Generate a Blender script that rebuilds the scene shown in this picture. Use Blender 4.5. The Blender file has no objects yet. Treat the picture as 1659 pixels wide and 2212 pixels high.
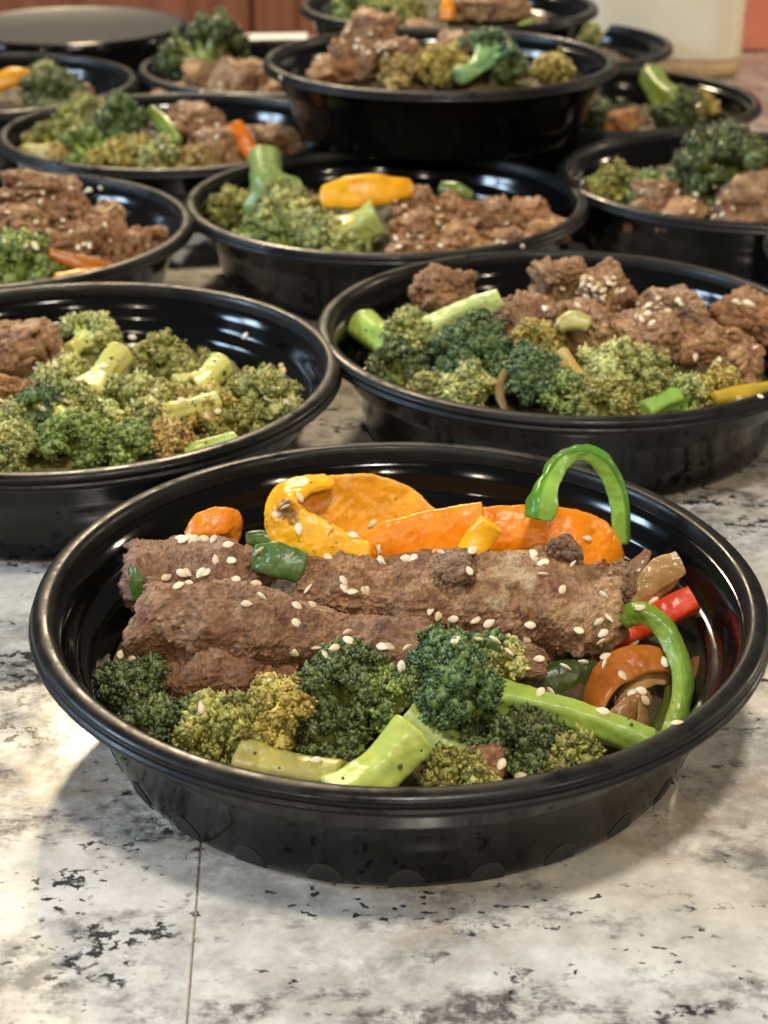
import bpy, math, random
import numpy as np
from mathutils import Vector, Matrix

random.seed(7)
rng = np.random.default_rng(7)
sc = bpy.context.scene
COL = sc.collection
MM = 0.001

# ------------------------------------------------------------------ camera
FPX, PITCH, CAM_Z, LIP = 3539.0, 0.452, 233.2, 34.0      # focal length in px of a 1659 x 2212 picture; mm above the counter
cam = bpy.data.cameras.new('camera')
cam_o = bpy.data.objects.new('camera', cam)
COL.objects.link(cam_o)
cam_o.location = (0, 0, CAM_Z * MM)
cam_o.rotation_euler = (math.pi / 2 - PITCH, 0, 0)
cam.sensor_fit = 'VERTICAL'
cam.sensor_height = 24.0
cam.lens = FPX / 2212 * 24.0
cam.clip_start = 0.01
cam.clip_end = 20
cam.dof.use_dof = True
cam.dof.focus_distance = 0.402
cam.dof.aperture_fstop = 15.0
sc.camera = cam_o

# ------------------------------------------------------------------ light
w = bpy.data.worlds.new('World')
sc.world = w
w.use_nodes = True
bg = w.node_tree.nodes['Background']
bg.inputs[0].default_value = (1.0, 0.92, 0.84, 1)
bg.inputs[1].default_value = 0.075
sc.view_settings.view_transform = 'Standard'
sc.view_settings.look = 'None'
sc.view_settings.exposure = 0.55
sc.view_settings.gamma = 1.0
sc.cycles.sample_clamp_indirect = 4.0
sc.cycles.max_bounces = 6


def lamp(name, loc, aim, power, col, size, shape='DISK', size_y=None):
    l = bpy.data.lights.new(name, 'AREA')
    l.energy = power
    l.color = col
    l.shape = shape
    l.size = size
    if size_y:
        l.size_y = size_y
    o = bpy.data.objects.new(name, l)
    COL.objects.link(o)
    o.location = loc
    o.rotation_euler = (Vector(aim) - Vector(loc)).to_track_quat('-Z', 'Y').to_euler()
    return o


AIM = (0, 0.4, 0.03)
lamp('pendant_light', (-0.32, 2.05, 1.15), AIM, 20.5, (1.0, 0.80, 0.52), 0.18)          # warm, behind the bowls
lamp('ceiling_light', (0.12, -0.05, 1.40), AIM, 9.5, (1.0, 0.92, 0.80), 0.16)          # over the cook
lamp('ceiling_light', (-1.25, -1.70, 1.62), AIM, 9, (1.0, 0.84, 0.62), 0.10)
lamp('ceiling_light', (1.75, -1.25, 1.62), AIM, 9, (1.0, 0.84, 0.62), 0.10)
lamp('ceiling_light', (0.20, -2.00, 1.62), AIM, 8, (1.0, 0.84, 0.62), 0.10)
lamp('wall_light', (2.05, 1.35, 0.62), AIM, 8, (1.0, 0.80, 0.55), 0.14)
for wy in (0.13, 0.63):                                                                # window, two panes, on the left
    lamp('window_light', (-2.35, wy, 0.98), (0, wy * .3 + 0.3, 0.05), 17.0, (0.58, 0.78, 1.0), 0.37, 'RECTANGLE', 0.36)


# ------------------------------------------------------------------ pixel -> place on real planes
def ray(px, py):
    x = (px - 829.5) / FPX
    u = -(py - 1106.0) / FPX
    c, s = math.cos(PITCH), math.sin(PITCH)
    return np.array([x, c + u * s, -s + u * c])


ORG = np.array([0, 0, CAM_Z])


def at_z(px, py, z):
    d = ray(px, py)
    return ORG + d * ((z - CAM_Z) / d[2])


def at_y(px, py, y):
    d = ray(px, py)
    return ORG + d * (y / d[1])


def px_per_mm(p):
    q = np.asarray(p) - ORG
    return FPX / (q[1] * math.cos(PITCH) - q[2] * math.sin(PITCH))


# ------------------------------------------------------------------ noise (numpy)
def _h(ix, iy, iz, seed):
    n = (ix.astype(np.int64) * 374761393 + iy.astype(np.int64) * 668265263 + iz.astype(np.int64) * 2147483647 + seed * 144665) & 0xFFFFFFFF
    n = ((n ^ (n >> 13)) * 1274126177) & 0xFFFFFFFF
    n = ((n ^ (n >> 16)) * 2246822519) & 0xFFFFFFFF
    return ((n ^ (n >> 15)) & 0xFFFFFF) / float(0xFFFFFF)


def vnoise(P, seed=0):
    i = np.floor(P).astype(np.int64)
    f = P - i
    f = f * f * f * (f * (f * 6 - 15) + 10)
    r = 0
    for dx in (0, 1):
        for dy in (0, 1):
            for dz in (0, 1):
                wgt = (f[:, 0] if dx else 1 - f[:, 0]) * (f[:, 1] if dy else 1 - f[:, 1]) * (f[:, 2] if dz else 1 - f[:, 2])
                r = r + wgt * _h(i[:, 0] + dx, i[:, 1] + dy, i[:, 2] + dz, seed)
    return r * 2 - 1


def fbm(P, o=4, seed=0, gain=0.5):
    a, s, r = 1.0, 0.0, 0
    for k in range(o):
        r = r + a * vnoise(P * 2.03 ** k + 13.7 * k, seed + k)
        s += a
        a *= gain
    return r / s


def worley(P, seed=0):
    i = np.floor(P).astype(np.int64)
    best = np.full(len(P), 9.0)
    for dx in (-1, 0, 1):
        for dy in (-1, 0, 1):
            for dz in (-1, 0, 1):
                c = i + np.array([dx, dy, dz])
                q = np.stack([_h(c[:, 0], c[:, 1], c[:, 2], seed + k) for k in (11, 23, 37)], 1) + c
                best = np.minimum(best, ((q - P) ** 2).sum(1))
    return np.sqrt(best)


# ------------------------------------------------------------------ meshes
def ico(level):
    t = (1 + 5 ** .5) / 2
    V = np.array([(-1, t, 0), (1, t, 0), (-1, -t, 0), (1, -t, 0), (0, -1, t), (0, 1, t), (0, -1, -t), (0, 1, -t), (t, 0, -1), (t, 0, 1), (-t, 0, -1), (-t, 0, 1)], float)
    F = np.array([(0, 11, 5), (0, 5, 1), (0, 1, 7), (0, 7, 10), (0, 10, 11), (1, 5, 9), (5, 11, 4), (11, 10, 2), (10, 7, 6), (7, 1, 8), (3, 9, 4), (3, 4, 2), (3, 2, 6), (3, 6, 8), (3, 8, 9), (4, 9, 5), (2, 4, 11), (6, 2, 10), (8, 6, 7), (9, 8, 1)])
    V /= np.linalg.norm(V, axis=1)[:, None]
    for _ in range(level):
        E = np.sort(np.concatenate([F[:, [0, 1]], F[:, [1, 2]], F[:, [2, 0]]]), 1)
        U, inv = np.unique(E, axis=0, return_inverse=True)
        inv = inv.reshape(-1)
        M = V[U[:, 0]] + V[U[:, 1]]
        M /= np.linalg.norm(M, axis=1)[:, None]
        n, k = len(V), len(F)
        a, b, c = n + inv[:k], n + inv[k:2 * k], n + inv[2 * k:]
        F = np.concatenate([np.stack(q, 1) for q in ((F[:, 0], a, c), (F[:, 1], b, a), (F[:, 2], c, b), (a, b, c))])
        V = np.concatenate([V, M])
    return V, F


ICO = {k: ico(k) for k in range(0, 7)}


def normals(V, F):
    N = np.zeros_like(V)
    n = np.cross(V[F[:, 1]] - V[F[:, 0]], V[F[:, 2]] - V[F[:, 0]])
    for k in range(F.shape[1]):
        for j in range(3):
            N[:, j] += np.bincount(F[:, k], n[:, j], len(V))
    return N / (np.linalg.norm(N, axis=1)[:, None] + 1e-12)


def make_mesh(name, V, F, mat, col=None, smooth=True):
    """V in mm; F one array (tris or quads) or a list of arrays."""
    Fs = F if isinstance(F, list) else [F]
    Fs = [np.asarray(f) for f in Fs if len(f)]
    me = bpy.data.meshes.new(name)
    me.vertices.add(len(V))
    me.vertices.foreach_set('co', (np.asarray(V, float) * MM).astype(np.float32).ravel())
    idx = np.concatenate([f.ravel() for f in Fs]).astype(np.int32)
    tot = np.concatenate([np.full(len(f), f.shape[1]) for f in Fs]).astype(np.int32)
    me.loops.add(len(idx))
    me.loops.foreach_set('vertex_index', idx)
    me.polygons.add(len(tot))
    st = np.concatenate([[0], np.cumsum(tot)[:-1]]).astype(np.int32)
    me.polygons.foreach_set('loop_start', st)
    me.polygons.foreach_set('loop_total', tot)
    me.polygons.foreach_set('use_smooth', np.full(len(tot), smooth))
    me.update(calc_edges=True)
    me.validate()
    if col is not None:
        a = me.color_attributes.new('tint', 'FLOAT_COLOR', 'POINT')
        c = np.ones((len(V), 4), np.float32)
        c[:, :3] = np.clip(col, 0.002, 1)
        a.data.foreach_set('color', c.ravel())
    if mat:
        me.materials.append(mat)
    return me


def link(name, me, loc=(0, 0, 0), parent=None, label=None, cat=None, group=None, kind=None):
    o = bpy.data.objects.new(name, me)
    COL.objects.link(o)
    o.location = tuple(float(v) * MM for v in loc)
    if parent:
        o.parent = parent
    for k, v in (('label', label), ('category', cat), ('group', group), ('kind', kind)):
        if v:
            o[k] = v
    return o


def box(x0, x1, y0, y1, z0, z1, bev=0):
    """bevelled box, verts in mm"""
    import bmesh
    bm = bmesh.new()
    bmesh.ops.create_cube(bm, size=1)
    for v in bm.verts:
        v.co = ((x0 + x1) / 2 + v.co.x * (x1 - x0), (y0 + y1) / 2 + v.co.y * (y1 - y0), (z0 + z1) / 2 + v.co.z * (z1 - z0))
    if bev:
        bmesh.ops.bevel(bm, geom=list(bm.edges), offset=bev, segments=3, affect='EDGES', profile=0.5)
    bmesh.ops.triangulate(bm, faces=list(bm.faces))
    V = np.array([v.co[:] for v in bm.verts])
    F = np.array([[v.index for v in f.verts] for f in bm.faces])
    bm.free()
    return V, F


def lathe(prof, n=160):
    prof = np.array(prof, float)
    a = np.linspace(0, 2 * np.pi, n, endpoint=False)
    V = np.stack([np.outer(prof[:, 0], np.cos(a)), np.outer(prof[:, 0], np.sin(a)), np.repeat(prof[:, 1][:, None], n, 1)], 2).reshape(-1, 3)
    m = len(prof)
    i, j = np.meshgrid(np.arange(m - 1), np.arange(n), indexing='ij')
    i, j = i.ravel(), j.ravel()
    k = (j + 1) % n
    F = np.stack([i * n + j, i * n + k, (i + 1) * n + k, (i + 1) * n + j], 1)
    return V, F


def catmull(pts, n):
    P = np.array(pts, float)
    P = np.concatenate([[2 * P[0] - P[1]], P, [2 * P[-1] - P[-2]]])
    m = len(P) - 3
    t = np.linspace(0, m - 1e-6, n)
    i = t.astype(int)
    f = (t - i)[:, None]
    a, b, c, d = P[i], P[i + 1], P[i + 2], P[i + 3]
    return .5 * (2 * b + (c - a) * f + (2 * a - 5 * b + 4 * c - d) * f ** 2 + (3 * b - a - 3 * c + d) * f ** 3)


def tube_grid(C, A, B):
    """C centres (n,3); A,B (n,3) half axes per ring -> closed grid with rounded caps left to the axes"""
    return C, A, B


def grid_faces(nu, nv):
    i, j = np.meshgrid(np.arange(nu - 1), np.arange(nv), indexing='ij')
    i, j = i.ravel(), j.ravel()
    k = (j + 1) % nv
    return np.stack([i * nv + j, i * nv + k, (i + 1) * nv + k, (i + 1) * nv + j], 1)


def quads_to_tris(F):
    return np.concatenate([F[:, [0, 1, 2]], F[:, [0, 2, 3]]])


def sweep(pts, half_w, half_t, up, nu=60, nv=24, sq=2.6, arch=0.0, endp=0.06, ends=(1, 1), twist=0.0):
    """rounded strip along pts (mm). up = direction the outer skin faces (one vector or one per point).
    Returns V, tris, side (+1 skin .. -1 inner), u"""
    C = catmull(pts, nu)
    T = np.gradient(C, axis=0)
    T /= np.linalg.norm(T, axis=1)[:, None]
    up = np.array(up, float)
    U = np.repeat(up[None], nu, 0) if up.ndim == 1 else catmull(up, nu)
    U = U - (U * T).sum(1)[:, None] * T
    U /= np.linalg.norm(U, axis=1)[:, None] + 1e-9
    W = np.cross(T, U)
    if twist:
        a = np.linspace(0, twist, nu)[:, None]
        U, W = U * np.cos(a) + W * np.sin(a), W * np.cos(a) - U * np.sin(a)
    t = np.linspace(0, 1, nu)
    hw = np.interp(t, np.linspace(0, 1, len(half_w)), half_w) if hasattr(half_w, '__len__') else np.full(nu, half_w)
    ht = np.interp(t, np.linspace(0, 1, len(half_t)), half_t) if hasattr(half_t, '__len__') else np.full(nu, half_t)
    e = np.ones(nu)
    if ends[0]:
        e *= np.clip(1 - np.clip(1 - t / endp, 0, 1) ** 2.4, 0.02, 1) ** .5
    if ends[1]:
        e *= np.clip(1 - np.clip(1 - (1 - t) / endp, 0, 1) ** 2.4, 0.02, 1) ** .5
    a = np.linspace(0, 2 * np.pi, 2001)
    ca, sa = np.cos(a), np.sin(a)
    cx = np.sign(ca) * np.abs(ca) ** (2 / sq)
    sx = np.sign(sa) * np.abs(sa) ** (2 / sq)
    ln = np.concatenate([[0], np.cumsum(np.hypot(np.diff(cx) * np.max(hw), np.diff(sx) * np.max(ht)))])
    q = np.arange(nv) / nv * ln[-1]                      # even spacing round the section
    cx, sx = np.interp(q, ln, cx), np.interp(q, ln, sx)
    X = np.outer(hw * e, cx)
    Y = np.outer(ht * e, sx) - arch * (np.outer(np.ones(nu), cx) ** 2) * hw[:, None]
    V = C[:, None, :] + X[..., None] * W[:, None, :] + Y[..., None] * U[:, None, :]
    V = V.reshape(-1, 3)
    F = quads_to_tris(grid_faces(nu, nv))
    n = len(V)
    V = np.concatenate([V, C[:1], C[-1:]])
    j = np.arange(nv)
    k = (j + 1) % nv
    F = np.concatenate([F, np.stack([np.full(nv, n), k, j], 1), np.stack([np.full(nv, n + 1), (nu - 1) * nv + j, (nu - 1) * nv + k], 1)])
    side = np.concatenate([np.tile(sx, nu), [0, 0]])
    uu = np.concatenate([np.repeat(t, nv), [0, 1]])
    return V, F, side, uu


# ------------------------------------------------------------------ materials
def new_mat(name):
    m = bpy.data.materials.new(name)
    m.use_nodes = True
    nt = m.node_tree
    return m, nt, nt.nodes['Principled BSDF']


def node(nt, typ, **kw):
    n = nt.nodes.new(typ)
    for k, v in kw.items():
        setattr(n, k, v)
    return n


def food_mat(name, rough=0.45, spec=0.5, sss=0.0, sss_r=(1, .6, .3), sss_scale=0.0015, bump=0.3, bump_scale=900, var=0.25, coat=0.0, var_scale=220, rough_var=0.15, bdist=0.0006):
    m, nt, b = new_mat(name)
    L = nt.links
    at = node(nt, 'ShaderNodeAttribute', attribute_name='tint')
    tc = node(nt, 'ShaderNodeTexCoord')
    n1 = node(nt, 'ShaderNodeTexNoise')
    n1.inputs['Scale'].default_value = var_scale
    n1.inputs['Detail'].default_value = 5
    L.new(tc.outputs['Object'], n1.inputs['Vector'])
    mr = node(nt, 'ShaderNodeMapRange')
    mr.inputs['From Min'].default_value = 0.25
    mr.inputs['From Max'].default_value = 0.75
    mr.inputs['To Min'].default_value = 1 - var
    mr.inputs['To Max'].default_value = 1 + var
    L.new(n1.outputs['Fac'], mr.inputs['Value'])
    mx = node(nt, 'ShaderNodeVectorMath', operation='SCALE')
    L.new(at.outputs['Color'], mx.inputs[0])
    L.new(mr.outputs['Result'], mx.inputs['Scale'])
    L.new(mx.outputs['Vector'], b.inputs['Base Color'])
    n2 = node(nt, 'ShaderNodeTexNoise')
    n2.inputs['Scale'].default_value = bump_scale
    n2.inputs['Detail'].default_value = 6
    n2.inputs['Roughness'].default_value = 0.65
    L.new(tc.outputs['Object'], n2.inputs['Vector'])
    bp = node(nt, 'ShaderNodeBump')
    bp.inputs['Strength'].default_value = bump
    bp.inputs['Distance'].default_value = bdist
    L.new(n2.outputs['Fac'], bp.inputs['Height'])
    L.new(bp.outputs['Normal'], b.inputs['Normal'])
    rr = node(nt, 'ShaderNodeMapRange')
    rr.inputs['To Min'].default_value = max(.05, rough - rough_var)
    rr.inputs['To Max'].default_value = rough + rough_var
    L.new(n1.outputs['Fac'], rr.inputs['Value'])
    L.new(rr.outputs['Result'], b.inputs['Roughness'])
    b.inputs['Specular IOR Level'].default_value = spec
    b.inputs['Coat Weight'].default_value = coat
    b.inputs['Coat Roughness'].default_value = 0.18
    if sss:
        b.inputs['Subsurface Weight'].default_value = sss
        b.inputs['Subsurface Radius'].default_value = sss_r
        b.inputs['Subsurface Scale'].default_value = sss_scale
    return m


M = {}
M['beef'] = food_mat('cooked_beef', 0.42, 0.5, bump=0.9, bump_scale=1700, var=0.30, var_scale=650, bdist=0.0009)
M['bud'] = food_mat('broccoli_buds', 0.38, 0.5, bump=0.25, bump_scale=1500, var=0.25, var_scale=400)
M['stalk'] = food_mat('broccoli_stalk', 0.34, 0.5, sss=0.25, sss_r=(.8, 1, .3), sss_scale=0.002, bump=0.25, bump_scale=500, var=0.16, var_scale=160)
M['pepper'] = food_mat('pepper_flesh', 0.32, 0.45, sss=0.4, sss_r=(1, .45, .1), sss_scale=0.002, bump=0.3, bump_scale=330, var=0.2, var_scale=140, rough_var=0.14)
M['onion'] = food_mat('onion_flesh', 0.22, 0.5, sss=0.5, sss_r=(1, .6, .3), sss_scale=0.002, bump=0.2, bump_scale=400, var=0.25)
M['seed'] = food_mat('sesame', 0.4, 0.45, sss=0.2, sss_scale=0.0006, bump=0.05, var=0.08)


def plastic(name, rough, base=0.006, scratch=1.1):
    m, nt, b = new_mat(name)
    L = nt.links
    tc = node(nt, 'ShaderNodeTexCoord')
    n1 = node(nt, 'ShaderNodeTexNoise')
    n1.inputs['Scale'].default_value = 60
    n1.inputs['Detail'].default_value = 8
    n1.inputs['Roughness'].default_value = 0.7
    L.new(tc.outputs['Object'], n1.inputs['Vector'])
    rr = node(nt, 'ShaderNodeMapRange')
    rr.inputs['From Min'].default_value = 0.3
    rr.inputs['From Max'].default_value = 0.75
    rr.inputs['To Min'].default_value = rough * (1 - scratch * .5)
    rr.inputs['To Max'].default_value = rough * (1 + scratch)
    L.new(n1.outputs['Fac'], rr.inputs['Value'])
    L.new(rr.outputs['Result'], b.inputs['Roughness'])
    n2 = node(nt, 'ShaderNodeTexNoise')
    n2.inputs['Scale'].default_value = 45
    L.new(tc.outputs['Object'], n2.inputs['Vector'])
    bp = node(nt, 'ShaderNodeBump')
    bp.inputs['Strength'].default_value = 0.12
    bp.inputs['Distance'].default_value = 0.0006
    L.new(n2.outputs['Fac'], bp.inputs['Height'])
    L.new(bp.outputs['Normal'], b.inputs['Normal'])
    b.inputs['Base Color'].default_value = (base, base * 1.02, base * 1.1, 1)
    b.inputs['IOR'].default_value = 1.46
    b.inputs['Specular IOR Level'].default_value = 0.32
    return m


M['plastic'] = plastic('black_plastic', 0.10, 0.003)
M['rim_plastic'] = plastic('scuffed_black_plastic', 0.34, 0.007)
M['disc_plastic'] = plastic('satin_black_plastic', 0.5, 0.03)
M['base_plastic'] = plastic('matt_black_plastic', 0.40, 0.025, 0.15)


def simple(name, col, rough=0.5, noise=0.0, scale=20, stretch=(1, 1, 1)):
    m, nt, b = new_mat(name)
    L = nt.links
    b.inputs['Roughness'].default_value = rough
    tc = node(nt, 'ShaderNodeTexCoord')
    mp = node(nt, 'ShaderNodeMapping')
    mp.inputs['Scale'].default_value = stretch
    L.new(tc.outputs['Object'], mp.inputs['Vector'])
    n1 = node(nt, 'ShaderNodeTexNoise')
    n1.inputs['Scale'].default_value = scale
    n1.inputs['Detail'].default_value = 6
    L.new(mp.outputs['Vector'], n1.inputs['Vector'])
    cr = node(nt, 'ShaderNodeValToRGB')
    c = np.array(col)
    cr.color_ramp.elements[0].position = 0.3
    cr.color_ramp.elements[1].position = 0.7
    cr.color_ramp.elements[0].color = (*np.clip(c * (1 - noise), 0, 1), 1)
    cr.color_ramp.elements[1].color = (*np.clip(c * (1 + noise), 0, 1), 1)
    L.new(n1.outputs['Fac'], cr.inputs['Fac'])
    L.new(cr.outputs['Color'], b.inputs['Base Color'])
    return m


def granite():
    m, nt, b = new_mat('polished_granite')
    L = nt.links
    tc = node(nt, 'ShaderNodeTexCoord')

    def noise(scale, det=5, rough=0.6, dist=0.0, st=(1, 1, 1), off=(0, 0, 0), rot=0.0):
        mp = node(nt, 'ShaderNodeMapping')
        mp.inputs['Scale'].default_value = st
        mp.inputs['Location'].default_value = off
        mp.inputs['Rotation'].default_value = (0, 0, rot)
        L.new(tc.outputs['Object'], mp.inputs['Vector'])
        n = node(nt, 'ShaderNodeTexNoise')
        n.inputs['Scale'].default_value = scale
        n.inputs['Detail'].default_value = det
        n.inputs['Roughness'].default_value = rough
        n.inputs['Distortion'].default_value = dist
        L.new(mp.outputs['Vector'], n.inputs['Vector'])
        return n.outputs['Fac']

    def rng_(x, a, b_, lo=0.0, hi=1.0):
        r = node(nt, 'ShaderNodeMapRange')
        r.inputs['From Min'].default_value = a
        r.inputs['From Max'].default_value = b_
        r.inputs['To Min'].default_value = lo
        r.inputs['To Max'].default_value = hi
        L.new(x, r.inputs['Value'])
        return r.outputs['Result']

    def mul(a, c):
        n = node(nt, 'ShaderNodeMath', operation='MULTIPLY')
        L.new(a, n.inputs[0])
        if hasattr(c, 'node'):
            L.new(c, n.inputs[1])
        else:
            n.inputs[1].default_value = c
        return n.outputs[0]

    def mix(fac, a, c):
        n = node(nt, 'ShaderNodeMix', data_type='RGBA')
        L.new(fac, n.inputs[0])
        for s, v in ((6, a), (7, c)):
            if hasattr(v, 'node'):
                L.new(v, n.inputs[s])
            else:
                n.inputs[s].default_value = (*v, 1)
        return n.outputs[2]

    grain = noise(125, 8, 0.76, 0, (0.95, 1.05, 1), (4.4, 4.1, 0))
    gm = rng_(grain, 0.38, 0.58)
    soft = noise(55, 6, 0.66, 0, (0.9, 1.1, 1), (9.4, 1.1, 0), rot=0.2)
    c = mix(rng_(soft, 0.40, 0.64), (0.80, 0.785, 0.74), (0.56, 0.545, 0.51))
    cloud = noise(17, 6, 0.62, 0, (0.85, 1.15, 1), rot=0.15)
    c = mix(mul(mul(rng_(cloud, 0.45, 0.56), gm), 0.92), c, (0.37, 0.35, 0.32))
    tan = noise(18, 6, 0.62, 0, (0.8, 1.2, 1), (3.1, 1.7, 0))
    c = mix(mul(mul(rng_(tan, 0.52, 0.66), gm), 0.75), c, (0.45, 0.355, 0.25))
    g2 = rng_(noise(170, 8, 0.76, 0, (0.95, 1.05, 1), (1.4, 8.1, 0)), 0.42, 0.56)
    grey = noise(30, 8, 0.68, 0, (0.8, 1.2, 1), (7.3, 2.9, 0), rot=-0.2)
    c = mix(mul(mul(rng_(grey, 0.50, 0.58), g2), 0.85), c, (0.19, 0.18, 0.175))
    dark = noise(24, 8, 0.68, 0, (0.65, 1.35, 1), (17.3, 6.9, 0), rot=0.12)
    c = mix(mul(mul(rng_(dark, 0.565, 0.62), g2), 0.92), c, (0.07, 0.065, 0.066))
    # mineral grains
    vo = node(nt, 'ShaderNodeTexVoronoi')
    vo.inputs['Scale'].default_value = 380
    L.new(tc.outputs['Object'], vo.inputs['Vector'])
    sep = node(nt, 'ShaderNodeSeparateColor')
    L.new(vo.outputs['Color'], sep.inputs[0])
    c = mix(rng_(sep.outputs[0], 0, 1, 0.0, 0.2), c, (0.36, 0.335, 0.30))
    # black mica flecks, in drifts
    drift = noise(31, 6, 0.64, 0.2, (0.75, 1.25, 1), (11.0, 5.0, 0), rot=0.1)
    fleck = noise(260, 5, 0.64, 0, (0.85, 1.1, 1), (2.0, 9.0, 0))
    f1 = mul(rng_(drift, 0.556, 0.598), rng_(fleck, 0.515, 0.535))
    dot = noise(360, 3, 0.5, 0.2, (0.8, 1.2, 1), (5.0, 5.0, 0))
    drift2 = noise(45, 4, 0.6, 0.6, (0.6, 1.3, 1), (1.0, 15.0, 0))
    f2 = mul(rng_(drift2, 0.52, 0.58), rng_(dot, 0.61, 0.63))
    mxm = node(nt, 'ShaderNodeMath', operation='MAXIMUM')
    L.new(f1, mxm.inputs[0])
    L.new(f2, mxm.inputs[1])
    c = mix(mul(mxm.outputs[0], 0.94), c, (0.022, 0.02, 0.022))
    L.new(c, b.inputs['Base Color'])
    rg = noise(90, 6, 0.7, 0, off=(8, 8, 0))
    L.new(rng_(rg, 0.3, 0.7, 0.10, 0.24), b.inputs['Roughness'])
    bp = node(nt, 'ShaderNodeBump')
    bp.inputs['Strength'].default_value = 0.05
    bp.inputs['Distance'].default_value = 0.0004
    L.new(fleck, bp.inputs['Height'])
    L.new(bp.outputs['Normal'], b.inputs['Normal'])
    b.inputs['Specular IOR Level'].default_value = 0.5
    return m


M['granite'] = granite()
M['seam'] = simple('seam_filler', (0.27, 0.215, 0.155), 0.6, 0.5, 700)
M['wood'] = simple('red_brown_wood', (0.27, 0.105, 0.058), 0.35, 0.35, 9, (6, 6, 0.6))
M['floor'] = simple('floor_boards_wood', (0.22, 0.13, 0.08), 0.4, 0.3, 12, (1, 6, 1))
M['cream'] = simple('cream_plastic', (0.86, 0.78, 0.62), 0.3, 0.08, 14)
M['cream'].node_tree.nodes['Principled BSDF'].inputs['Transmission Weight'].default_value = 0.12
M['tan'] = simple('tan_grain', (0.50, 0.34, 0.17), 0.6, 0.2, 120)
M['red'] = simple('red_card', (0.74, 0.26, 0.17), 0.4, 0.1, 20)
M['whitish'] = simple('whitish_matt', (0.75, 0.72, 0.66), 0.8, 0.05, 60)
M['steel'] = simple('brushed_steel', (0.45, 0.43, 0.40), 0.3, 0.1, 60)
M['steel'].node_tree.nodes['Principled BSDF'].inputs['Metallic'].default_value = 1.0
M['dark'] = simple('dark_panel', (0.05, 0.04, 0.035), 0.4, 0.2, 8)

# ------------------------------------------------------------------ setting: counter, floor, cabinets
SEAM = [at_z(437, 1790, 0), at_z(405, 2200, 0)]
slope = (SEAM[1][0] - SEAM[0][0]) / (SEAM[1][1] - SEAM[0][1])


def seam_x(y):
    return SEAM[0][0] + slope * (y - SEAM[0][1])


SPLIT_Y = 291.0      # the joint runs from the front edge to under the nearest bowl and on to the back


def slab(name, left):
    y0, y1 = -160.0, 1362.0
    g = 0.22
    if left:
        q = [(-1400, y0), (seam_x(y0) - g, y0), (seam_x(y1) - g, y1), (-1400, y1)]
    else:
        q = [(seam_x(y0) + g, y0), (1500, y0), (1500, y1), (seam_x(y1) + g, y1)]
    import bmesh
    bm = bmesh.new()
    lo = [bm.verts.new((x, y, -30)) for x, y in q]
    hi = [bm.verts.new((x, y, 0)) for x, y in q]
    bm.faces.new(hi)
    bm.faces.new(lo[::-1])
    for k in range(4):
        bm.faces.new((lo[k], lo[(k + 1) % 4], hi[(k + 1) % 4], hi[k]))
    bmesh.ops.bevel(bm, geom=[e for e in bm.edges if all(v.co.z > -1 for v in e.verts)], offset=0.2, segments=2, affect='EDGES')
    bmesh.ops.triangulate(bm, faces=list(bm.faces))
    V = np.array([v.co[:] for v in bm.verts])
    F = np.array([[v.index for v in f.verts] for f in bm.faces])
    bm.free()
    return link(name, make_mesh(name, V, F, M['granite'], smooth=False), kind='structure')


slab('counter', True)
slab('counter', False)
a, b_ = seam_x(-160), seam_x(1362)
V = np.array([(a - .6, -159, -2), (a + .6, -159, -2), (b_ + .6, 1361, -2), (b_ - .6, 1361, -2), (a - .6, -159, -.22), (a + .6, -159, -.22), (b_ + .6, 1361, -.22), (b_ - .6, 1361, -.22)])
F = np.array([(3, 2, 1, 0), (4, 5, 6, 7), (0, 1, 5, 4), (1, 2, 6, 5), (2, 3, 7, 6), (3, 0, 4, 7)])
link('counter_joint', make_mesh('counter_joint', V, F, M['seam'], smooth=False), kind='structure')
V, F = box(-3500, 3500, -1500, 4500, -960, -930)
link('floor', make_mesh('floor', V, F, M['floor'], smooth=False), kind='structure')

# island body under the counter
V, F = box(-1350, 1450, -100, 1330, -930, -31)
link('island_base', make_mesh('island_base', V, F, M['wood'], smooth=False), kind='structure')

cab = link('base_cabinet', None, (0, 2420, -930), label='red brown wooden base cabinet across the kitchen behind the counter', cat='cabinet')
V, F = box(-2200, 2200, 0, 600, 90, 905)
link('carcass', make_mesh('carcass', V, F, M['wood'], smooth=False), parent=cab)
V, F = box(-2240, 2240, -30, 620, 907, 945, 4)
link('cabinet_top', make_mesh('cabinet_top', V, F, M['granite'], smooth=False), parent=cab)
x_gap = at_y(545, 40, 2400)[0]
for k in range(-4, 5):
    x0, x1 = x_gap + k * 440 + 4, x_gap + (k + 1) * 440 - 4
    d = link('cabinet_door', None, (x0, -24, 110), parent=cab)
    wd = x1 - x0
    for nm, bx in (('stile', (0, 58, 0, 22, 0, 780)), ('stile', (wd - 58, wd, 0, 22, 0, 780)), ('rail', (58.3, wd - 58.3, 1, 21, 0, 58)), ('rail', (58.3, wd - 58.3, 1, 21, 722, 780)), ('door_panel', (58.5, wd - 58.5, 8, 17, 58.3, 721.7))):
        V, F = box(*bx, bev=1.5)
        link(nm, make_mesh(nm, V, F, M['wood'], smooth=False), parent=d)
    hx = 30 if k % 2 else wd - 30
    V, F, _, _ = sweep([(hx, -1, 560), (hx, -26, 570), (hx, -30, 640), (hx, -26, 710), (hx, -1, 720)], 5, 5, (1, 0, 0), 40, 12)
    link('handle', make_mesh('handle', V, F, M['steel']), parent=d)

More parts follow.
